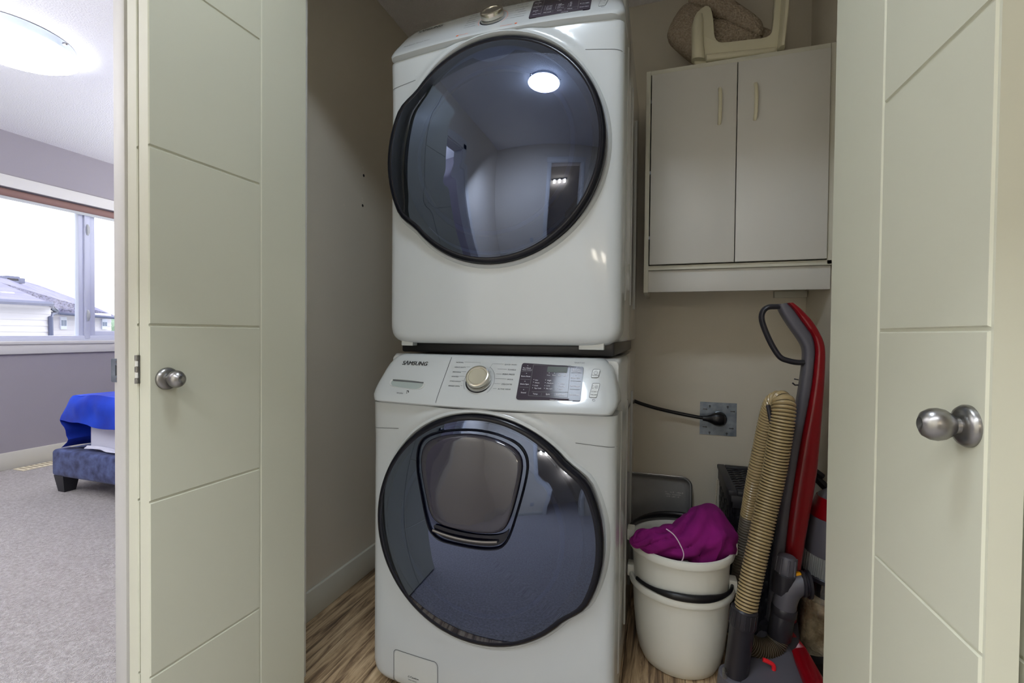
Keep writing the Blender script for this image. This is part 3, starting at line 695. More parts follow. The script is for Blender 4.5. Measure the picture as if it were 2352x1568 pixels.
        OUT = smooth_poly([hd(*q) for q in OUT], 2); n_ = len(OUT); cx_ = sum(q[0] for q in OUT)/n_; cz_ = sum(q[1] for q in OUT)/n_
        def rg(k, e, P__=OUT, ccx=cx_, ccz=cz_): return [Vector((ccx+(x_-ccx)*k, Fd(x_, z_)-e, ccz+(z_-ccz)*k)) for x_, z_ in P__]
        a_ = empty('add_door', (0, 0, 0), parent=door)
        ob('add_door_rim', MB().rings([rg(1.0, -.002), rg(.997, .005), rg(.98, .008), rg(.965, .006), rg(.955, .001)], False, 0), navy_m, door, True)
        GL = [(970, 1075), (970, 1040), (978, 1018), (1000, 1003), (1040, 995), (1090, 994), (1135, 1003), (1176, 1021), (1196, 1040), (1203, 1064), (1198, 1100), (1186, 1150), (1172, 1195), (1160, 1215), (1140, 1223), (1100, 1222), (1045, 1212), (1008, 1200), (990, 1178), (980, 1130)]
        GL = smooth_poly([hd(*q) for q in GL], 2); gx = sum(q[0] for q in GL)/len(GL); gz = sum(q[1] for q in GL)/len(GL)
        def gg(k, e): return rg(k, e, GL, gx, gz)
        gm = MB()
        def g3(k, e): return [Vector((gx+(x_-gx)*k, Fd(gx+(x_-gx)*k, gz+(z_-gz)*k)-e, gz+(z_-gz)*k)) for x_, z_ in GL]
        gm.rings([g3(1.0, .004), g3(.988, .009), g3(.96, .012), g3(.93, .0128), g3(.85, .0125), g3(.72, .0115), g3(.58, .0105), g3(.44, .0098), g3(.3, .0094), g3(.15, .0092), g3(.03, .0091)], False, 0)
        def g2(k, e): return [Vector((gx+(x_-gx)*k, Fd(gx, gz)-e+(1-0)*.0, gz+(z_-gz)*k)) for x_, z_ in GL]
        gm.f.append([len(gm.v)-len(GL)+j for j in range(len(GL))]); gm.mi.append(0); gm.sm.append(True)
        ob('add_door_glass', gm, mat('add_door_gloss', (36, 34, 46), .05, spec=.9), door, True)
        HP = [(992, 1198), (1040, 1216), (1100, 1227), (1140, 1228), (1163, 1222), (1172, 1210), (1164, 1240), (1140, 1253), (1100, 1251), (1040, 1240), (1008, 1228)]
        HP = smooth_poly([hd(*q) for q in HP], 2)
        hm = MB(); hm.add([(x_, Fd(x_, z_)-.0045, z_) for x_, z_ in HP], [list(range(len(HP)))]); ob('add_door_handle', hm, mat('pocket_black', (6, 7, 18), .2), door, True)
        bpy.data.objects.remove(a_)
        hb = [hd(*q)for q in ((998, 1214), (1030, 1226), (1070, 1236), (1110, 1241), (1145, 1241))]
        ob('add_door_grip', MB().tube([(x_, Fd(x_, z_)-.009, z_) for x_, z_ in path(hb, 4)], .0036, 10), mat('dark_chrome', (112, 108, 106), .25, .8), door, True)
    ob('panel_gap', g, gap_m, root, True)
    return root
washer = build_machine('washing_machine', Vector((-.4425, 1.13, 0)), 'white front-loading washing machine with small add-in door, standing on the floor under the dryer', 1, .03, False)
dryer = build_machine('clothes_dryer', Vector((-.444, 1.212, .996)), 'white clothes dryer with round blue glass door stacked on top of the washing machine', -1, -.006, True)
for x_ in (-.29, .29):
    for y_ in (.10, .70): ob('foot', MB().lathe([(.024, 0), (.024, .02), (.014, .022), (.014, .042)], (x_, y_, 0), (0, 0, 1), 16), black_m, washer, True)
f = MB(); f.box((-.315, .03, -.034), (.325, .72, .004), .006)
ob('stacking_bracket', f, black_m, dryer, True)
f = MB(); f.box((-.300, .004, -.014), (-.262, .04, .004), .001); ob('mounting_clip', f, plast_m, dryer, True)
ob('mounting_clip', MB().box((.235, .004, -.016), (.30, .04, .004), .001), plast_m, dryer, True)

# ================================================================== WALL CABINET
CF = 1.785; X0, X1 = -.068, .532; ZT = 1.990; ZD = 1.262; ZV = 1.178
cb = empty('wall_cabinet', (X0, CF, ZV), 'off-white two-door wall cabinet hung right of the dryer', 'cabinet')
m = MB(); t = .016
m.box((X0, CF-.0, ZV), (X0+t, YB-.002, ZT), .001); m.box((X1-t+.001, CF, ZD), (X1+.001, YB-.002, ZT), .001)
m.box((X0+t, CF, ZT-t), (X1-t, YB-.002, ZT), .001); m.box((X0+t, CF, ZD-.002), (X1, YB-.002, ZD+.014), .001); m.box((X0+t, YB-.006, ZD), (X1-t, YB-.002, ZT))
ob('carcass', m, cabfr_m, cb)
ob('valance', MB().box((X0+t, CF+.012, ZV+.002), (X1, CF+.028, ZD-.003), .001), cabdr_m, cb)
xm = .236
for a, b, hx in ((X0+t+.004, xm-.0015, .180), (xm+.0015, X1-t-.003, .292)):
    d = ob('cabinet_door', MB().box((a, CF-.014, ZD+.017), (b, CF+.002, ZT-t-.006), .0012), cabdr_m, cb)
    pts = [(hx, CF-.012, 1.762), (hx, CF-.026, 1.775), (hx, CF-.032, 1.80), (hx, CF-.034, 1.823), (hx, CF-.032, 1.846), (hx, CF-.026, 1.871), (hx, CF-.012, 1.884)]
    ob('handle', MB().tube(path(pts, 4), .0062, 12), ivory_m, d)
for z_ in (1.38, 1.62, 1.88): ob('cabinet_hinge', MB().box((X0+t-.001, CF+.002, z_-.006), (X0+t+.008, CF+.012, z_+.006)), steel_m, cb)
ob('wall_cleat', MB().box((.42, YB-.03, ZV-.005), (XR-.003, YB-.002, ZV+.02), .001), cabfr_m, cb)

# ================================================================== THINGS ON THE CABINET
# ivory moulded frame
yf = 1.83
IN = [(1590, 60), (1596, 32), (1618, 12), (1631, 13), (1637, 32), (1640, 60), (1641, 82), (1648, 95), (1662, 97), (1720, 90), (1758, 86), (1771, 78), (1776, 60), (1779, 20), (1783, -50), (1793, -62), (1806, -56), (1808, -40), (1802, 40), (1795, 118), (1786, 124), (1700, 137), (1602, 151), (1594, 146), (1592, 110)]
fr_ = empty('plastic_seat_frame', ony(1690, 140, yf), 'ivory moulded plastic U-shaped frame standing on the wall cabinet', 'plastic frame')
zt_ = ZT
def fy(px, py, y=yf):
    p = ony(px, py, y); return Vector((p.x, p.y, p.z))
shell = MB(); shell.prism([fy(a, b) for a, b in smooth_poly(IN, 1)], (0, .03, 0), 0, .003, True)
ob('frame_shell', shell, ivory_m, fr_)
m = MB()
m.loft([(fy(1588, 140, yf-.002), fy(1620, 140, yf-.002), (0, .024, 0)), (fy(1588, 100, yf-.002), fy(1616, 98, yf-.002), (0, .024, 0)), (fy(1588, 62, yf-.002), fy(1615, 50, yf-.002), (0, .022, 0)), (fy(1594, 44, yf-.002), fy(1613, 32, yf-.002), (0, .012, 0))], 16, 2.4)
ob('frame_leg', m, ivory_m, fr_)
m = MB(); m.loft([(fy(1784, 122, yf), fy(1799, 120, yf), (0, .045, 0)), (fy(1790, 60, yf), fy(1806, 58, yf), (0, .045, 0)), (fy(1794, 0, yf), fy(1813, -2, yf), (0, .040, 0)), (fy(1797, -55, yf), fy(1812, -58, yf), (0, .025, 0))], 14, 3)
ob('frame_leg', m, ivory_m, fr_)
m = MB(); m.loft([(fy(1622, 143, yf-.004), fy(1622, 126, yf-.004), (0, .012, 0)), (fy(1700, 134, yf-.004), fy(1700, 118, yf-.004), (0, .012, 0)), (fy(1780, 123, yf-.004), fy(1780, 110, yf-.004), (0, .012, 0))], 12, 2.4)
ob('frame_rail', m, ivory_m, fr_)
# knitted cushion folded behind it
cu = empty('folded_cushion', ony(1650, 120, 1.93), 'beige knitted cushion folded behind the ivory frame on the cabinet', 'cushion')
def pillow(P, y, th, name='cushion_fold'):
    P = smooth_poly([tuple(fy(a, b, y)) for a, b in P], 2); n_ = len(P); c = sum((Vector(p) for p in P), Vector())/n_
    R = []
    for k, e in ((.02, 1), (.4, .97), (.7, .84), (.88, .62), (.97, .35), (1.0, 0), (.97, -.35), (.88, -.62), (.6, -.9), (.02, -1)):
        R.append([c+(Vector(p)-c)*k+Vector((0, -e*th, 0)) for p in P])
    return ob(name, MB().rings(R, True, 0), knit_m, cu)
pillow([(1528, 90), (1540, 55), (1572, 8), (1606, 14), (1640, 30), (1640, 100), (1612, 150), (1592, 146), (1560, 120)], 1.915, .045)
pillow([(1578, 10), (1588, -22), (1640, -34), (1690, 8), (1742, 42), (1756, 62), (1750, 88), (1700, 66), (1640, 36), (1600, 20)], 1.91, .030)
pillow([(1640, 40), (1700, 62), (1748, 86), (1752, 100), (1700, 118), (1630, 122), (1615, 80)], 1.935, .04)
pillow([(1738, 60), (1775, 72), (1790, 96), (1760, 104), (1740, 96)], 1.95, .02)

# ================================================================== OUTLET, CORD
a = ony(1608, 922, YB); b = ony(1691, 1002, YB)
pl = empty('outlet_plate', ((a.x+b.x)/2, YB, b.z), 'square galvanised outlet plate on the wall under the cabinet', 'outlet plate')
x0, x1, z0, z1 = a.x, b.x, b.z, a.z; yy = YB-.003; c0 = (x0+x1)/2+.004; c1 = (z0+z1)/2; rr = .030
m = MB(); n_ = 40; sq = []; ci = []
for k in range(n_):
    t = 2*pi*k/n_+pi/4; cx_, sx_ = cos(t), sin(t); q = max(abs(cx_), abs(sx_)); sq.append(((x0+x1)/2+cx_/q*(x1-x0)/2, z1 and (z0+z1)/2+sx_/q*(z1-z0)/2)); ci.append((c0+rr*cx_, c1+rr*sx_))
for k in range(n_):
    k2 = (k+1) % n_; m.add([(sq[k][0], yy, sq[k][1]), (sq[k2][0], yy, sq[k2][1]), (ci[k2][0], yy, ci[k2][1]), (ci[k][0], yy, ci[k][1])], [(0, 1, 2, 3)])
    m.add([(sq[k][0], yy, sq[k][1]), (sq[k2][0], yy, sq[k2][1]), (sq[k2][0], YB, sq[k2][1]), (sq[k][0], YB, sq[k][1])], [(3, 2, 1, 0)])
m.tube([(p[0], yy-.001, p[1]) for p in ci], .002, 6, closed=True)
ob('plate', m, steel_m, pl)
m = MB(); m.lathe([(rr, 0), (rr-.004, .002), (.0001, .002)], (c0, YB-.0005, c1), (0, -1, 0), 32); ob('receptacle', m, black_m, pl)
m = MB()
for sx_, sz_ in ((-.055, .038), (-.055, -.036), (.050, .034), (.046, -.036)): m.box((c0+sx_-.008, yy-.0006, c1+sz_-.002), (c0+sx_+.006, yy+.001, c1+sz_+.002)); m.lathe([(.0035, 0), (.0035, .001)], (c0+sx_+.006, yy, c1+sz_), (0, -1, 0), 10)
for sx_, sz_ in ((-.036, .052), (.032, .052), (-.036, -.058), (.030, -.058)): m.lathe([(.004, 0), (.003, .0015), (.001, .002)], (c0+sx_, yy, c1+sz_), (0, -1, 0), 10); m.box((c0+sx_-.0015, yy-.0006, c1+sz_-.008), (c0+sx_+.0015, yy+.001, c1+sz_))
ob('screw_slot', m, gap_m, pl)
cord = empty('power_cord', (c0, YB-.03, c1), 'black dryer cord plugged into the metal outlet plate', 'power cord')
pc = [fy(1430, 905, 1.99), fy(1458, 921, 2.01), fy(1500, 935, 2.03), fy(1550, 947, 2.045), fy(1600, 957, 2.045), fy(1622, 960, 2.045)]
m = MB(); m.tube([Vector(p) for p in path([tuple(p) for p in pc], 8)], .0075, 12); ob('cable', m, black_m, cord)
e0 = fy(1614, 960, 2.045)
m = MB(); m.loft([(e0+Vector((dx, 0, -h)), e0+Vector((dx, 0, h)), (0, d_, 0)) for dx, h, d_ in ((0, .010, .010), (.018, .013, .012), (.03, .018, .016), (.045, .026, .020), (.065, .028, .022), (.080, .022, .018), (.086, .010, .010))], 20, 2.4)
ob('plug', m, black_m, cord)
# screw holes in left wall
hs = empty('wall_mark', (XL, 1.55, 1.5), 'small screw holes and filler dabs on the closet left wall', 'wall marks')
m = MB(); m2 = MB()
for px, py in ((835.5, 403), (833, 472)):
    p = onx(px, py, XL); ob('screw_hole', MB().lathe([(.006, 0), (.0055, .0006), (.0001, .0006)], p, (1, 0, 0), 12), black_m, hs)
for px, py in ((834, 385), (835, 425), (832, 455), (833, 461), (790, 470)):
    p = onx(px, py, XL); ob('filler_dab', MB().lathe([(.004, 0), (.0035, .0004), (.0001, .0004)], p, (1, 0, 0), 10), mat('filler', (224, 216, 200), .9), hs)

# ================================================================== BAKING TRAY against the back wall
tx0, tx1, tz0, tz1 = -.20, .126, .004, .432
tr_ = empty('baking_tray', ((tx0+tx1)/2, 2.04, 0), 'grey steel baking tray leaning upright against the back wall behind the buckets', 'baking tray')
def tp(x_, z_, o): return Vector((x_, 2.058 - .00*(1-z_/.43) - o - .03*(1-(z_-tz0)/(tz1-tz0)), z_))
m = MB(); R = []
for ins, o in ((.030, 0), (.022, .001), (.010, .012), (.006, .021), (.0, .022), (-.001, .018)):
    R.append([tp(x_, z_, o) for x_, z_ in rrect(tx0+ins, tz0+ins, tx1-ins, tz1-ins, .036-ins*.6, 6)])
m.rings(R, False); m.f.append(list(range(len(R[0])))); m.mi.append(0); m.sm.append(False)
ob('pan', m, tray_m, tr_)
m = MB(); m.tube([tp(x_, z_, .022) for x_, z_ in rrect(tx0, tz0, tx1, tz1, .036, 6)], .0024, 8, closed=True); ob('rolled_rim', m, trayrim_m, tr_)
m = MB()
for r_ in range(3):
    for k in range(14-r_*2):
        if random.random() < .8:
            x_ = .022+.0052*k+.003*r_; z_ = .357-.009*r_; m.box(tuple(tp(x_, z_, .002)), tuple(tp(x_+random.uniform(.002, .004), z_+random.uniform(.002, .0055), 0)))
ob('embossed_text', m, mat('embossed_metal', (214, 214, 212), .4), tr_)

# ================================================================== BUCKETS
BC = Vector((.066, 1.545, 0))
def bucket(name, base, hgt, r1, r0, label, tilt, front_handle, notch=True):
    root = empty(name, base, label, 'bucket', group='white mop buckets')
    root.rotation_euler = (tilt, 0, 0)
    m = MB(); sx, sy = 1.0, .94
    prof = [(.0001, .012), (r0*.80, .012), (r0*.90, .004), (r0*.93, 0), (r0, .006), (r0+(r1-r0)*.30, .030), (r0+(r1-r0)*.55, .075), (r0+(r1-r0)*.75, .15), (r1*.965, hgt-.03), (r1*.97, hgt-.024), (r1*1.035, hgt-.020), (r1*1.05, hgt-.010), (r1*1.03, hgt), (r1*.985, hgt+.002), (r1*.955, hgt-.006), (r1*.93, hgt-.05), (r0*1.1, .06), (r0*.9, .02), (.0001, .018)]
    m.lathe(prof, (0, 0, 0), (0, 0, 1), 64, caps=False, sx=sx, sy=sy)
    ob('shell', m, bucket_m, root, True)
    for s_ in (-1, 1): ob('handle_ear', MB().box((s_*r1*1.0-.012, -.020, hgt-.016), (s_*r1*1.0+.012, .020, hgt+.022), .004), bucket_m, root, True)
    # bail handle, lying on the rim
    R_ = r1*(.985 if front_handle else 1.055); h = MB(); sgn = -1 if front_handle else 1
    pts = []
    for k in range(25):
        t = (pi*(.04+.80*k/24) if front_handle else pi*k/24); pts.append((R_*cos(t), sgn*R_*sin(t)*.99*sy+sgn*.006, hgt+.007+(.003 if front_handle else .010)*sin(t)))
    rs = [.006+.0055*sst(.15, .4, min(k, 24-k)/24) for k in range(25)]
    h.tube(pts, rs, 12, flat=.8); ob('handle', h, black_m, root, True)
    return root
bucket('bucket', BC, .258, .150, .112, 'white plastic bucket standing on the floor beside the washing machine, lower of the two', 0, True)
bucket('bucket', BC+Vector((-.002, .004, .118)), .258, .150, .112, 'white plastic bucket nested on top of the other, holding the purple cloth', radians(2.0), False)
# purple cloth
def clothmesh():
    D_ = 1.40
    sp_ = [(1450, 1243, .010, 1.375), (1458, 1243, .020, 1.38), (1474, 1240, .030, 1.385), (1498, 1240, .040, 1.39), (1526, 1243, .047, 1.395), (1556, 1245, .056, 1.40), (1588, 1244, .068, 1.41), (1618, 1242, .076, 1.42), (1645, 1250, .068, 1.42), (1664, 1264, .045, 1.42), (1674, 1276, .018, 1.42)]
    pts = []
    for px, py, r, d in sp_: p = ond(px, py, d); pts.append((p.x, p.y, p.z, r))
    P = path(pts, 12); m = MB(); R = []; seg = 64
    for i, q in enumerate(P):
        a = Vector(P[max(i-1, 0)][:3]); b = Vector(P[min(i+1, len(P)-1)][:3]); t = (b-a).normalized(); u = (Z-t*Z.dot(t)).normalized(); w_ = t.cross(u); c = Vector(q[:3]); ring = []
        s = i/len(P)
        for j in range(seg):
            th = 2*pi*j/seg; d = u*cos(th)+w_*sin(th)
            n1 = noise.noise(c*9+d*1.1); n2 = noise.noise(c*30+d*2.6)
            L_ = 1-sst(.45, .7, s)
            tw = 1-abs(sin(3.5*th+s*15+2.2*n1))**.6          # folds twisted along the roll
            ob_ = 1-abs(sin(s*17+1.35*th+2.0*n1))**.7          # oblique drapes
            k = 1 - .24*tw*(.4+.6*L_) - .20*ob_*(.6+.4*L_) + .20*n1 + .07*n2
            hump = .56*math.exp(-((s-.68)/.20)**2)*max(0, cos(th))**1.1
            ring.append(c+d*q[3]*(k+hump*.9))
        R.append(ring)
    m.rings(R, True, 0); return m
cl = ob('purple_cloth', clothmesh(), cloth_m, None, label='crumpled purple cloth piled in the upper white bucket', cat='cloth')
hp_ = []
for px, py, d in ((1530, 1214, 1.345), (1548, 1228, 1.33), (1562, 1250, 1.32), (1570, 1270, 1.32), (1568, 1284, 1.325), (1561, 1293, 1.33)):
    p = ond(px, py, d); hp_.append(tuple(p))
ob('hem', MB().tube(path(hp_, 6), .0016, 6), hem_m, cl)

# ================================================================== BASKET
bz_ = .50
q0 = onz(1650, 1056, bz_); q1 = onz(1675, 1130, bz_)
bx0 = q1.x; bx1 = .40; by0 = max(q1.y, 1.70); by1 = min(q0.y, 2.04)
bk = empty('lidded_basket', ((bx0+bx1)/2, (by0+by1)/2, 0), 'black woven basket with a framed lid between the buckets and the vacuum', 'basket')
m = MB(); t = .028
# lid rim frame
for a, b in (((bx0, by0), (bx0+t, by1)), ((bx1-t, by0), (bx1, by1)), ((bx0+t, by0), (bx1-t, by0+t)), ((bx0+t, by1-t), (bx1-t, by1))): m.box((a[0], a[1], bz_-.018), (b[0], b[1], bz_), .004)
m.box((bx0+.004, by0+.004, bz_-.060), (bx1-.004, by0+.012, bz_-.016), .003); m.box((bx0+.004, by0+.004, bz_-.060), (bx0+.012, by1-.004, bz_-.016), .003)
ob('lid_frame', m, basket_r, bk)
m = MB(); W0 = .022
nx_ = int((bx1-bx0-2*t)/W0); ny_ = int((by1-by0-2*t)/.014)
for j in range(ny_):
    y_ = by0+t+(by1-by0-2*t)*(j+.5)/ny_; pts = []
    for i in range(nx_*4+1):
        x_ = bx0+t+(bx1-bx0-2*t)*i/(nx_*4); pts.append((x_, y_, bz_-.010+.0035*sin(pi*i/4*1.0+(pi if j % 2 else 0))))
    m.loft([((p[0], p[1]-.0062, p[2]), (p[0], p[1]+.0062, p[2]), (0, 0, .0018)) for p in pts], 8, 3)
m.box((bx0+t*.5, by0+t*.5, bz_-.018), (bx1-t*.5, by1-t*.5, bz_-.013))
o = ob('lid_weave', m, basket_m, bk); o['kind'] = 'stuff'
m = MB(); m.box((bx0+.016, by0+.018, .004), (bx1-.016, by1-.012, bz_-.03), .006)
ns = 9; nh = 15
for j in range(nh):
    z_ = .02+(bz_-.09)*j/(nh-1)
    m.loft([((x_, by0+.012-.004*sin(pi*i/2*1.0+(pi if j % 2 else 0)), z_-.012), (x_, by0+.012-.004*sin(pi*i/2+(pi if j % 2 else 0)), z_+.012), (0, .0018, 0)) for i, x_ in enumerate([bx0+.01+(bx1-bx0-.02)*k/(ns*2) for k in range(ns*2+1)])], 8, 3)
    m.loft([((bx0+.012-.004*sin(pi*i/2+(pi if j % 2 else 0)), y_, z_-.012), (bx0+.012-.004*sin(pi*i/2+(pi if j % 2 else 0)), y_, z_+.012), (.0018, 0, 0)) for i, y_ in enumerate([by0+.01+(by1-by0-.02)*k/(ns*2) for k in range(ns*2+1)])], 8, 3)
for k in range(ns+1):
    x_ = bx0+.012+(bx1-bx0-.024)*k/ns; m.box((x_-.008, by0+.010, .01), (x_+.008, by0+.014, bz_-.04))
    y_ = by0+.012+(by1-by0-.024)*k/ns; m.box((bx0+.010, y_-.008, .01), (bx0+.014, y_+.008, bz_-.04))
o = ob('body_weave', m, basket_m, bk); o['kind'] = 'stuff'
# twisted string hanging beside the basket
m = MB(); s0 = ony(1648, 1100, 1.9); s1 = ony(1643, 1165, 1.9)
for s_ in (0, pi):
    m.tube([Vector((s0.x+(s1.x-s0.x)*k/60, s0.y, s0.z+(s1.z-s0.z)*k/60))+Vector((.0022*cos(k*.9+s_), .0022*sin(k*.9+s_), 0)) for k in range(61)], .0016, 6)
m.loft([(s1+Vector((-.006, 0, -.002)), s1+Vector((.006, 0, -.002)), (0, .004, 0)), (s1+Vector((-.010, 0, -.03)), s1+Vector((.012, 0, -.034)), (0, .003, 0))], 8, 2)
ob('twisted_string', m, mat('pale_string', (206, 196, 176), .9), None, label='pale twisted string with a tag hanging at the left of the black basket', cat='string')

# ================================================================== VACUUM CLEANER
VY = 1.62
def v(px, py, y=VY): return fy(px, py, y)
vc = empty('upright_vacuum', (v(1800, 1500).x, VY-.06, 0), 'red and grey upright vacuum cleaner with a gold ribbed hose leaning in the right corner', 'vacuum cleaner')
dv = (0, .030, 0)
def stn(L_, dep): return [(v(a, b), v(c, d), (0, dep, 0)) for a, b, c, d in L_]
def dens(L_, n=5): return path(L_, n)
G = [(1783, 700, 1806, 696), (1793, 722, 1822, 712), (1812, 752, 1842, 740), (1832, 780, 1862, 768), (1842, 800, 1869, 795), (1843, 826, 1869, 822), (1836, 880, 1863, 880), (1826, 940, 1852, 940), (1812, 1010, 1838, 1010), (1802, 1090, 1824, 1090), (1790, 1170, 1812, 1170), (1778, 1260, 1802, 1262), (1768, 1350, 1796, 1352), (1758, 1440, 1790, 1440), (1750, 1500, 1788, 1500)]
ob('wand_spine', MB().loft(stn(dens(G), .026), 18, 3), vg_m, vc)
Rr = [(1803, 697, 1818, 696), (1818, 713, 1838, 712), (1838, 741, 1862, 738), (1858, 769, 1880, 768), (1866, 795, 1889, 792), (1866, 822, 1891, 822), (1860, 880, 1889, 880), (1849, 940, 1885, 940), (1835, 1010, 1880, 1010), (1821, 1090, 1872, 1090), (1809, 1170, 1858, 1172), (1799, 1262, 1842, 1264), (1793, 1350, 1830, 1352), (1788, 1430, 1826, 1434)]
ob('red_body', MB().loft(stn(dens(Rr), .034), 20, 3.4), vr_m, vc)
hp_ = [tuple(v(a, b, VY-.01)) for a, b in ((1800, 704), (1782, 704), (1762, 706), (1751, 718), (1750, 736), (1760, 765), (1775, 796), (1792, 820), (1810, 828), (1830, 832), (1847, 832))]
ob('handle_loop', MB().tube([Vector(p) for p in path(hp_, 5)], .0085, 12, flat=1.4), vd_m, vc)
m = MB(); m.tube([v(1834, 872), v(1824, 870)], .002, 6); m.tube([v(1834, 884), v(1826, 884), v(1820, 879)], .0025, 6); ob('cord_hook', m, vd_m, vc)
# hose
hz = [(1690, 1385, 1.64, .021), (1700, 1300, 1.635, .022), (1716, 1200, 1.625, .0225), (1734, 1100, 1.585, .0235), (1753, 1010, 1.575, .0245), (1768, 950, 1.56, .026), (1780, 925, 1.54, .028), (1797, 922, 1.515, .030), (1799, 948, 1.50, .031), (1792, 1000, 1.495, .031), (1779, 1080, 1.495, .0305), (1762, 1160, 1.485, .030), (1745, 1240, 1.46, .0295), (1730, 1310, 1.44, .029), (1714, 1390, 1.42, .0285), (1708, 1425, 1.415, .0285)]
P4 = path([tuple(v(a, b, y_))+(r_,) for a, b, y_, r_ in hz], 90)
# resample by length
S = [0]
for i in range(1, len(P4)): S.append(S[-1]+(Vector(P4[i][:3])-Vector(P4[i-1][:3])).length)
tot = S[-1]; 
def samp(s):
    import bisect
    i = min(max(bisect.bisect(S, s), 1), len(P4)-1); t = (s-S[i-1])/max(1e-9, S[i]-S[i-1]); return [P4[i-1][k]*(1-t)+P4[i][k]*t for k in range(4)]
pitch = .0090; nr_ = int(tot/pitch); pts = []; rs = []
for i in range(nr_):
    for fr2, kr in ((0, .89), (.10, .95), (.26, 1.04), (.60, 1.05), (.82, .96), (.92, .89)):
        q = samp((i+fr2)*pitch); pts.append(q[:3]); rs.append(q[3]*kr)
def hm_(i):
    k = i % 6
    if k in (0, 5): return 1
    return 2 if i < 6*nr_*.22 else 0
ob('hose', MB().tube(pts, rs, 22, mif=hm_), [hose_m, hosed_m, hoseg_m], vc)
ob('hose_clip', MB().tube([Vector(p) for p in path([tuple(v(a, b, 1.50)) for a, b in ((1764, 930), (1768, 950), (1772, 970), (1778, 985))], 4)], .006, 8), vd_m, vc)
ob('hose_label', MB().box(tuple(v(1770, 1020, 1.515)), tuple(v(1775, 1003, 1.50)+Vector((0, .004, 0)))), mat('blue_label', (40, 130, 190), .5), vc)
# lower cuff
def cyl(name, A, B, r0_, r1_, m_, steps=None, seg=28):
    A = Vector(A); B = Vector(B); ax = B-A; l = ax.length
    prof = steps or [(r0_*.94, 0), (r0_, .003), (r1_, l-.003), (r1_*.94, l)]
    return ob(name, MB().lathe(prof, A, ax, seg), m_, vc)
cA = v(1710, 1398, 1.418); cB = v(1688, 1560, 1.41); l = (cB-cA).length
cyl('hose_cuff', cA, cB, 0, 0, vd_m, [(.030, -.004), (.034, 0), (.0345, .045), (.0335, .048), (.0315, .052), (.0305, l)])
m = MB(); ax = (cB-cA).normalized()
for k in range(16):
    t = 2*pi*k/16; u = ax.orthogonal().normalized(); w_ = ax.cross(u); c = cA+u*cos(t)*.0342+w_*sin(t)*.0342
    m.tube([c+ax*.004, c+ax*.042], .0016, 6)
ob('cuff_rib', m, vd_m, vc)
hB = v(1686, 1548, 1.41)
ob('wand_holder', MB().lathe([(.033, -.004), (.040, 0), (.043, .03), (.044, .10)], hB, (.0, .06, -1), 28), vg_m, vc)
ob('holder_catch', MB().box(tuple(v(1660, 1560, 1.38)), tuple(v(1670, 1532, 1.40)), .004), clear_m, vc)
ob('hose_bracket', MB().tube([Vector(p) for p in path([tuple(v(a, b, 1.575)) for a, b in ((1700, 1396), (1684, 1400), (1677, 1420), (1678, 1445), (1684, 1470), (1694, 1480))], 4)], .008, 10, flat=.6), vg_m, vc)
# short corrugated elbow, black sleeve, grey elbow
pts0 = path([tuple(v(a, b, y_)) for a, b, y_ in ((1718, 1474, 1.49), (1738, 1486, 1.495), (1760, 1490, 1.505), (1779, 1482, 1.52), (1788, 1462, 1.53), (1791, 1450, 1.53))], 20); pts = []; rs = []
for i, p in enumerate(pts0): pts.append(p); rs.append(.027*(1+.06*(1 if i % 4 < 2 else -1)))
ob('short_hose', MB().tube(pts, rs, 22, mif=lambda i: 0 if i % 4 in (0, 1) else 1), [hoseg_m, hosed_m], vc)
cyl('hose_sleeve', v(1789, 1462, 1.53), v(1800, 1398, 1.53), .032, .031, vd_m)
cyl('sleeve_collar', v(1799, 1410, 1.53), v(1802, 1392, 1.53), .034, .034, vd_m)
ob('grey_elbow', MB().tube([Vector(p) for p in path([tuple(v(a, b, 1.53)) for a, b in ((1800, 1402), (1804, 1378), (1812, 1358), (1828, 1344), (1848, 1338))], 6)], [.031]*13+[.030]*12, 24), vg_m, vc)
ob('elbow_flange', MB().lathe([(.030, 0), (.036, .002), (.036, .008), (.032, .010), (.032, .014), (.039, .016), (.039, .022), (.034, .024)], v(1840, 1340, 1.53), (1, .02, .05), 28), vd_m, vc)
kA = v(1800, 1345, 1.535); kB = v(1809, 1276, 1.535); axk = (kB-kA).normalized(); lk = (kB-kA).length
ob('cap_base', MB().lathe([(.030, -.02), (.032, 0), (.031, lk*.42), (.028, lk*.45)], kA, axk, 26), vd_m, vc)
cp = ob('release_cap', MB().lathe([(.025, lk*.4), (.0265, lk*.45), (.024, lk*.95), (.020, lk*1.0), (.0001, lk*1.03)], kA, axk, 26), vg_m, vc)
m = MB(); u = axk.orthogonal().normalized(); w_ = axk.cross(u)
for k in range(8):
    t = 2*pi*k/8; d_ = u*cos(t)+w_*sin(t); m.tube([kA+axk*lk*.45+d_*.0268, kA+axk*lk*.95+d_*.0245], .003, 6)
ob('cap_rib', m, vg_m, cp)
ob('yellow_clip', MB().box(tuple(v(1828, 1328, 1.52)), tuple(v(1838, 1312, 1.535)), .002), yel_m, vc)
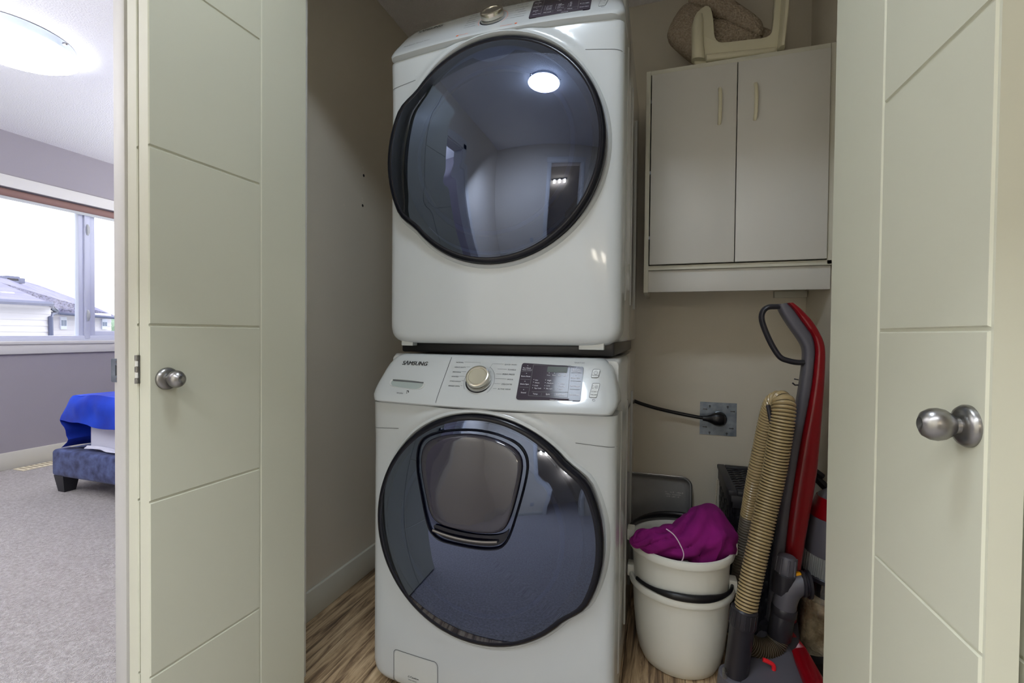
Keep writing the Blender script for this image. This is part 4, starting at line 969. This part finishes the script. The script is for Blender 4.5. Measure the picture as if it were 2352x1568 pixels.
# cyclone + bin
VC = 1.665
tA = v(1927, 1130, VC); tB = v(1880, 1496, VC); ax = (tB-tA).normalized(); lt_ = (tB-tA).length
def at_(py): return (py-1130)/(1496-1130)*lt_
rB = .068
ob('bin_cap', MB().lathe([(.0001, at_(1120)), (.030, at_(1126)), (.052, at_(1140)), (.056, at_(1146))], tA, ax, 40), vg_m, vc)
ob('red_ring', MB().lathe([(.057, at_(1144)), (.060, at_(1148)), (.070, at_(1182)), (.070, at_(1188))], tA, ax, 40), vr_m, vc)
ob('cyclone_shell', MB().lathe([(.067, at_(1186)), (.071, at_(1190)), (.071, at_(1270)), (.066, at_(1272))], tA, ax, 40), vg_m, vc)
m = MB(); m.lathe([(.0690, at_(1268)), (.0690, at_(1316))], tA, ax, 40)
u = ax.orthogonal().normalized(); w_ = ax.cross(u)
for k in range(36):
    t = 2*pi*k/36; d_ = u*cos(t)+w_*sin(t); m.tube([tA+ax*at_(1270)+d_*.0695, tA+ax*at_(1314)+d_*.0695], .0030, 6)
ob('ribbed_shroud', m, rib_m, vc)
ob('bin_collar', MB().lathe([(.069, at_(1314)), (.0725, at_(1317)), (.0725, at_(1324)), (.070, at_(1326))], tA, ax, 40), vd_m, vc)
ob('dust_bin', MB().lathe([(.0675, at_(1322)), (.0675, at_(1480)), (.060, at_(1492))], tA, ax, 40, caps=False), clear_m, vc)
fm = MB(); R = []
for i in range(26):
    z_ = at_(1366)+(at_(1488)-at_(1366))*i/25
    R.append([tA+ax*z_+(u*cos(2*pi*j/40)+w_*sin(2*pi*j/40))*(.0655-.009*abs(noise.noise(Vector((i*.25, j*.4, 0))))-(.03 if i == 0 else 0)) for j in range(40)])
fm.rings(R, True); o = ob('dust', fm, fluff_m, vc); o['kind'] = 'stuff'
ob('inner_cone', MB().lathe([(.045, at_(1322)), (.050, at_(1350)), (.030, at_(1372))], tA, ax, 28), vd_m, vc)
ob('bin_base', MB().lathe([(.062, at_(1488)), (.068, at_(1492)), (.070, at_(1510)), (.050, at_(1540))], tA, ax, 40), vd_m, vc)
m = MB()
for k in range(5): m.box(tuple(v(1868+k*6, 1552-k*0, 1.60)), tuple(v(1871+k*6, 1530, 1.602)+Vector((0, .004, 0))))
ob('vent_slot', m, lite_m, vc)
# floor head: wedge
def q_(px, py, z_): return onz(px, py, z_)
hd_ = MB()
A_ = [v(1735, 1492, 1.56), v(1808, 1490, 1.56)]; B_ = [q_(1690, 1600, .055), q_(1870, 1600, .055)]
hd_.loft([(A_[0], A_[1], (0, .02, .05)), ((A_[0]+B_[0])/2, (A_[1]+B_[1])/2, (0, .01, .03)), (B_[0], B_[1], (0, .01, .03)), (q_(1670, 1760, .05), q_(1900, 1760, .05), (0, .005, .028))], 20, 3.6)
ob('floor_head', hd_, vg_m, vc)
rd = MB(); rd.loft([(v(1806, 1478, 1.55), v(1822, 1466, 1.55), (0, .02, .02)), (v(1818, 1510, 1.52), v(1858, 1510, 1.52), (0, .02, .02)), (q_(1845, 1568, .085), q_(1892, 1568, .085), (0, .01, .02)), (q_(1880, 1660, .07), q_(1940, 1660, .07), (0, .01, .02))], 16, 4)
ob('red_wing', rd, vr_m, vc)
ob('ball_housing', MB().loft([(v(1740, 1506, 1.545), v(1822, 1492, 1.545), (0, .03, 0)), (v(1738, 1480, 1.56), v(1836, 1466, 1.56), (0, .03, 0)), (v(1745, 1430, 1.60), v(1832, 1426, 1.60), (0, .02, 0))], 20, 2.6), vd_m, vc)
ob('bin_stand', MB().loft([(v(1830, 1500, 1.62), v(1905, 1500, 1.62), (0, .05, 0)), (v(1835, 1570, 1.62), v(1915, 1570, 1.62), (0, .05, 0)), (Vector((.40, 1.60, .005)), Vector((.50, 1.60, .005)), (0, .04, 0))], 16, 4), black_m, vc)
ob('red_pedal', MB().tube([Vector(p) for p in path([tuple(v(a, b, 1.44)) for a, b in ((1752, 1514), (1764, 1519), (1776, 1527), (1777, 1540), (1771, 1556))], 4)], .0058, 8), vb_m, vc)
ob('pedal_block', MB().box(tuple(v(1744, 1556, 1.45)), tuple(v(1770, 1526, 1.47)), .006), black_m, vc)
ob('clear_latch', MB().box(tuple(v(1738, 1572, 1.43)), tuple(v(1764, 1542, 1.45)), .005), vg_m, vc)
m = MB(); m.tube([v(1890, 1095, 1.75), v(1870, 1080, 1.75)], .010, 8); m.tube([v(1868, 1090, 1.76), v(1905, 1128, 1.74)], .012, 8)
ob('rear_brace', m, vd_m, vc)

# ================================================================== LAMPS
def dome_lamp(c, r, m_, lab, h=.075):
    root = empty('ceiling_lamp', (c[0], c[1], CH-.1), lab, 'ceiling lamp')
    ob('lamp_base', MB().lathe([(r*.93, 0), (r*.97, -.005), (r*.97, -.044), (r*.93, -.048), (r*.5, -.046)], (c[0], c[1], CH), (0, 0, 1), 56), steel_m if False else mat('lamp_metal', (190, 198, 210), .3, .6), root)
    ob('lamp_glass', MB().lathe([(r*.97, -.047), (r*1.02, -.050), (r*1.02, -.056), (r*.9, -.072), (r*.7, -.086), (r*.4, -.096), (r*.12, -.100), (.001, -.100)], (c[0], c[1], CH), (0, 0, 1), 56), m_, root)
    for k in range(3):
        t = radians(20+120*k); ob('lamp_clip', MB().lathe([(.007, -.004), (.008, 0), (.007, .012), (.003, .016)], (c[0]+r*1.03*cos(t), c[1]+r*1.03*sin(t), CH-.03), (cos(t), sin(t), 0), 12), nickel_m, root)
dome_lamp((-.27, .40), .145, opal_m, 'round flush ceiling lamp in the hall behind the camera')
dome_lamp((-3.02, 1.40), .235, opalb_m, 'round frosted flush ceiling lamp lit in the bedroom')
vn = empty('vanity_light', (.62, HB-2.28, 2.0), 'three-lamp vanity light bar on the bathroom wall', 'wall lamp')
ob('light_bar', MB().box((.30, HB-2.299, 1.93), (.94, HB-2.27, 1.99), .004), nickel_m, vn)
for k in range(3): ob('lamp_shade', MB().lathe([(.030, 0), (.045, .02), (.048, .14), (.001, .14)], (.40+.22*k, HB-2.20, 1.95), (0, 0, -1), 24), opalv_m, vn)
# bathroom mirror and vanity top for the reflections
ob('wall_outlet', MB().box((-.40, HB, .32), (-.33, HB+.006, .435), .002), plast_m, None, label='white wall outlet low on the hall wall opposite the closet', cat='wall outlet')

# ================================================================== BEDROOM
w1 = empty('window_1', (-4.55, 2.1, WZ0), 'wide white vinyl bedroom window with a central mullion', 'window', 'structure')
xw = -4.505
m = MB(); fz = .05
m.box((-4.60, WY0, WZ0), (-4.53, WY1, WZ0+.045), .004); m.box((-4.60, WY0, WZ1-.03), (-4.53, WY1, WZ1), .004); m.box((-4.60, WY0, WZ0), (-4.53, WY0+.04, WZ1), .004); m.box((-4.60, WY1-.04, WZ0), (-4.53, WY1, WZ1), .004)
ob('window_frame', m, vinyl_m, w1)
ya, yb = onx(182, 640, -4.53).y, onx(220, 640, -4.53).y
m = MB(); m.box((-4.59, ya, WZ0+.02), (-4.54, ya+.035, WZ1-.02), .004); m.box((-4.585, ya+.035, WZ0+.02), (-4.525, ya+.075, WZ1-.02), .006); m.box((-4.59, ya+.075, WZ0+.02), (-4.54, yb, WZ1-.02), .004)
ob('mullion', m, vinyl_m, w1)
m = MB(); m.box((-4.585, yb-.005, WZ0+.03), (-4.545, WY1-.03, WZ0+.085), .005); ob('sash_rail', m, vinyl_m, w1)
for z_ in (onx(197, 527, -4.52).z, onx(197, 724, -4.52).z):
    ob('window_latch', MB().loft([((-4.524, ya+.050, z_-.045), (-4.524, ya+.062, z_-.045), (.004, 0, 0)), ((-4.515, ya+.046, z_-.02), (-4.515, ya+.066, z_-.02), (.008, 0, 0)), ((-4.515, ya+.046, z_+.02), (-4.515, ya+.066, z_+.02), (.008, 0, 0)), ((-4.524, ya+.05, z_+.045), (-4.524, ya+.062, z_+.045), (.004, 0, 0))], 10), plast_m, w1)
ob('pane', MB().box((-4.572, WY0+.04, WZ0+.04), (-4.568, ya, WZ1-.03)), pane_glass, w1); ob('pane', MB().box((-4.572, yb, WZ0+.08), (-4.568, WY1-.04, WZ1-.03)), pane_glass, w1)
m = MB(); m.box((-4.60, WY0-.02, WZ0-.02), (-4.475, WY1+.02, WZ0+.004), .004); m.box((-4.5, WY0-.06, WZ0-.09), (-4.484, WY1+.06, WZ0-.02), .003); ob('window_sill', m, edge_m, w1)
m = MB(); m.box((-4.5, WY0-.09, WZ1), (-4.482, WY1+.09, WZ1+.085), .003); m.box((-4.5, WY0-.075, WZ0), (-4.484, WY0, WZ1), .003); m.box((-4.5, WY1, WZ0), (-4.484, WY1+.075, WZ1), .003); ob('window_casing', m, edge_m, w1)
bl = empty('roller_blind', (-4.53, 2.1, WZ1-.05), 'rolled-up brown roller blind at the top of the bedroom window', 'blind')
ob('blind_roll', MB().tube([(-4.535, WY0+.01, WZ1-.035), (-4.535, WY1-.01, WZ1-.035)], .033, 20), blind_m, bl)
ob('bottom_bar', MB().box((-4.522, WY0+.012, WZ1-.085), (-4.512, WY1-.012, WZ1-.062), .004), plast_m, bl)
ob('blind_fabric', MB().box((-4.520, WY0+.012, WZ1-.07), (-4.5175, WY1-.012, WZ1-.03)), blind_m, bl)
# floor register
a = onz(42, 1080, .005); b = onz(115, 1070, .005)
rg_ = empty('floor_register', (a.x+.05, a.y+.2, 0), 'beige slotted floor register in the bedroom carpet by the baseboard', 'floor vent')
xa_, xb_, ya_, yb_ = -4.46, -4.34, 2.05, 2.42
m = MB(); m.box((xa_, ya_, 0), (xb_, yb_, .006), .002); ob('register_frame', m, mat('register_beige', (226, 216, 190), .5), rg_)
m = MB()
for k in range(11):
    y_ = ya_+.03+(yb_-ya_-.06)*k/10; m.box((xa_+.015, y_-.006, .0055), (xb_-.015, y_+.004, .0068))
ob('register_slot', m, mat('register_slot', (150, 138, 112), .7), rg_)
# bed
FX0 = -3.635; FX1 = -1.95; FY = 1.85
bed = empty('bed_frame', (-2.6, 2.7, 0), 'blue-grey velvet upholstered bed frame in the bedroom', 'bed frame')
m = MB(); m.box((FX0, FY, .100), (FX1, FY+.10, .268), .022, seg=4); ob('foot_rail', m, velvet_m, bed)
for x_ in (FX0, FX1-.07): ob('side_rail', MB().box((x_, FY+.05, .10), (x_+.07, FY+2.0, .262), .02, seg=3), velvet_m, bed)
m = MB(); m.box((FX0-.02, FY+1.98, .085), (FX1+.02, FY+2.08, 1.15), .03, seg=3); ob('headboard', m, velvet_m, bed)
for x_, y_ in ((FX0+.06, FY+.05), (FX1-.06, FY+.05), (FX0+.06, FY+1.93), (FX1-.06, FY+1.93)):
    m = MB(); m.rings([[Vector((x_+a_*h_, y_+b_*h_, z_)) for a_, b_ in ((-1, -1), (1, -1), (1, 1), (-1, 1))] for h_, z_ in ((.030, 0), (.045, .105))], True, 0, False); ob('leg', m, leg_m, bed)
mx0, mx1 = FX0+.245, FX1-.10
mt = empty('mattress', (-2.6, 2.7, .27), 'white sheeted mattress on the blue-grey velvet bed frame', 'mattress')
m = MB(); m.box((mx0, FY+.06, .265), (mx1, FY+1.95, .565), .035, seg=4); ob('mattress_core', m, sheet_m, mt)
m = MB()
def sh(u, v_):
    x_ = mx0-.005+(mx1-mx0+.01)*u; s = v_*.22
    wv = .006*sin(u*37)+.010*noise.noise(Vector((u*9, v_*3, 2)))
    return (x_, FY+.050-wv-.012*sst(0, .4, v_), .50-s*.30+.008*sin(u*14) if v_ < 2 else 0)
m.grid(60, 8, lambda u, v_: (mx0-.004+(mx1-mx0+.008)*u, FY+.052-.010*sin(v_*3)-.006*noise.noise(Vector((u*12, v_*3, 0))), .50-.062*v_-.008*sin(u*11)*v_))
ob('folded_sheet', m, sheet_m, mt)
m = MB(); m.grid(50, 6, lambda u, v_: (mx0+(mx1-mx0)*u, FY+.055-.018*v_-.012*noise.noise(Vector((u*16, v_*2, 5))), .300-.016*v_+.006*sin(u*20)))
ob('tucked_hem', m, sheet_m, mt)
# blanket: draped grid
LP = [(0, .612)] + [(onp.x-mx0, onp.z) for onp in (ony(a_, b_, FY+.02) for a_, b_ in ((166, 909), (151, 936), (137, 964), (149, 984), (152, 1000), (156, 1012), (140, 1028)))]
LP = path(LP, 6)
def blk(u, v_):
    W_ = mx1-mx0; s = -.34+u*(W_+.34+.05); y_ = FY+.02+v_*1.6
    n_ = .010*noise.noise(Vector((s*5, v_*8, 0)))
    if s < 0:
        k = min(len(LP)-1.001, -s/.34*(len(LP)-1)); i = int(k); t = k-i; x_ = LP[i][0]*(1-t)+LP[i+1][0]*t; z_ = LP[i][1]*(1-t)+LP[i+1][1]*t
        x_ = mx0+x_*(1-.45*sst(0, .2, v_)) - .02*abs(sin(v_*26))*sst(0, .1, -s)
    else: x_ = mx0+s; z_ = .612+n_+.012*sst(0, .2, s)
    return x_, y_, z_
m = MB(); m.grid(90, 60, blk)
U1 = .34/(mx1-mx0+.39); PK = 1-18/(len(LP)-1); ZPK = LP[18][1]
def skirt(u, v_):
    u = U1*PK+u*(1-U1*PK)
    x_, y_, z_ = blk(u, 0); e = sst(U1*PK, U1*1.1, u)
    zh = ZPK-.022*sst(U1*.9, U1+.25, u)+.006*sin(u*34)*e
    return x_, FY+.02-(.034*sin(min(1, v_*2.5)*pi/2)+.009*noise.noise(Vector((u*22, v_*2, 3))))*e, z_+(min(zh, z_)-z_)*v_
m.grid(90, 10, skirt)
ob('blue_blanket', m, blanket_m, None, label='bright royal blue fleece blanket draped over the mattress', cat='blanket', fixn=False)
# ================================================================== OUTSIDE
hx = -14.0
def hp2(px, py, x_=hx): return onx(px, py, x_)
hs = empty('neighbour_house', (hx, 7, -2.5), 'pale sided neighbouring house with a grey hip roof seen through the window', 'house')
def X_(px, py, x_): p = onx(px, py, x_); return p
zeave = X_(60, 692, hx).z; yc = X_(116, 700, hx).y; y0_ = -3.0
m = MB(); zb_ = -2.5; nb = int((zeave-zb_)/.14)
for k in range(nb):
    z_ = zeave-.14*(k+1); m.add([(hx+.025, y0_, z_), (hx+.025, yc, z_), (hx, yc, z_+.14), (hx, y0_, z_+.14)], [(0, 1, 2, 3)]); m.add([(hx+.025, y0_, z_), (hx+.025, yc, z_), (hx, yc, z_), (hx, y0_, z_)], [(3, 2, 1, 0)])
# return wall and farther wing
hx2 = hx-6; ye = X_(255, 740, hx2).y; z2 = X_(180, 717, hx2).z
m.add([(hx, yc, zb_), (hx2, yc, zb_), (hx2, yc, zeave), (hx, yc, zeave)], [(0, 1, 2, 3)])
o = ob('siding_near', m, siding_m, hs); o['kind'] = 'stuff'
m = MB()
for k in range(int((z2-zb_)/.16)):
    z_ = z2-.16*(k+1); m.add([(hx2+.03, yc-1, z_), (hx2+.03, ye, z_), (hx2, ye, z_+.16), (hx2, yc-1, z_+.16)], [(0, 1, 2, 3)])
m.add([(hx2, ye, zb_), (hx2-9, ye, zb_), (hx2-9, ye, z2), (hx2, ye, z2)], [(0, 1, 2, 3)])
o = ob('siding_far', m, siding_m, hs); o['kind'] = 'stuff'
for (pa, pb) in (((139, 727), (153, 756)), ((234, 732), (246, 756))):
    a = X_(pa[0], pa[1], hx2+.06); b = X_(pb[0], pb[1], hx2+.06); wf = MB(); wf.box((hx2+.0, a.y, b.z), (hx2+.08, b.y, a.z)); wo = ob('house_window', wf, vinyl_m, hs)
    ym = (a.y+b.y)/2; w_ = (b.y-a.y)*.10
    ob('house_pane', MB().box((hx2+.07, a.y+w_, b.z+.12), (hx2+.09, ym-w_*.6, a.z-.12)).box((hx2+.07, ym+w_*.6, b.z+.12), (hx2+.09, b.y-w_, a.z-.12)), mat('far_glass', (120, 130, 150), .2), wo)
# roof near wing
e0 = Vector((hx+.45, y0_, zeave-.05)); e1 = Vector((hx+.45, X_(120, 692, hx+.45).y, zeave-.05)); rg0 = X_(-60, 625, hx-5); rg1 = X_(70, 658, hx-5)
r1 = X_(0, 632, hx-6); r2 = X_(190, 692, hx-9.0); r3 = X_(262, 724, hx2-1.5); r4 = X_(262, 727, hx2+.5); ev = X_(135, 716, hx2+.5)
m = MB()
hipA = X_(0, 648, hx-3.4); hipB = X_(-130, 590, hx-5.5)
m.add([e0, e1, hipA, Vector((hx-3.4, y0_, hipA.z+1.4))], [(0, 1, 2, 3)])
m.add([e1, X_(133, 713, hx-1.8), ev, r4, r3, r2, X_(90, 655, hx-7), X_(30, 638, hx-6), r1, hipB, hipA], [(0, 1, 2, 3, 4, 5, 6, 7, 8, 9, 10)])
ob('roof', m, roof_m, hs, fixn=False)
m = MB(); m.tube([e0, e1, X_(116, 706, hx-.6), X_(130, 713, hx-2.5)], .06, 6); ob('gutter', m, fascia_m, hs)
ob('gutter', MB().tube([ev+Vector((0, 0, -.05)), r4+Vector((0, 0, -.05))], .05, 6), fascia_m, hs)
m = MB(); p0 = X_(130, 718, hx2+.6); m.tube([p0, X_(118, 722, hx-.2), X_(116, 728, hx+.05), Vector((hx+.08, yc, zb_))], .045, 6); ob('downspout', m, fascia_m, hs)
for a, b in ((10, 676), ):
    c = X_(a+5, b+2, hx-1.2); ob('roof_vent', MB().box(tuple(c-Vector((.1, .11, .08))), tuple(c+Vector((.1, .11, .08))), .02), vinyl_m, hs)
for a, b in ((3, 641), (22, 644), (24, 640), (36, 644)):
    c = X_(a, b, hx-5.2); ob('roof_vent', MB().box(tuple(c-Vector((.15, .16, .08))), tuple(c+Vector((.15, .16, .08))), .02), fascia_m, hs)
m = MB(); random.seed(3)
for k in range(40):
    c = X_(262+random.uniform(-3, 20), 765+random.uniform(-16, 14), -30+random.uniform(-3, 3)); r = random.uniform(.3, .7)
    m.lathe([(.001, -r), (r*.7, -r*.7), (r, 0), (r*.7, r*.7), (.001, r)], c, (random.uniform(-1, 1), random.uniform(-1, 1), 1), 8)
o = ob('distant_tree', m, tree_m, None, label='hazy green tree beyond the neighbouring house', cat='tree')
ob('ground_outside', MB().box((-60, -30, -2.8), (-4.7, 60, -2.5)), mat('lawn', (150, 156, 140), 1), None, label='pale ground outside the window', kind='structure', cat='ground')
# portal so that the overcast sky is sampled through the window opening
pd = bpy.data.lights.new('window_portal', 'AREA'); pd.shape = 'RECTANGLE'; pd.size = WY1-WY0; pd.size_y = WZ1-WZ0
po = bpy.data.objects.new('window_portal', pd); COL.objects.link(po); po.location = (-4.62, (WY0+WY1)/2, (WZ0+WZ1)/2); po.rotation_euler = (0, radians(-90), radians(0))
po.rotation_euler = Matrix(((0, 0, -1), (1, 0, 0), (0, -1, 0))).to_euler() 
try: pd.cycles.is_portal = True
except Exception: pass

for o in SC.objects:
    n_ = o.name.split('.')[0]
    if n_ in ('panel_lettering', 'panel_print', 'button_print', 'steam_print', 'hatch_print', 'panel_line', 'dial_arc', 'panel_gap', 'embossed_text', 'cuff_rib', 'cap_rib', 'ribbed_shroud', 'vent_slot', 'screw_slot', 'register_slot', 'side_panel_rib', 'cord_hook'): o['kind'] = 'stuff'
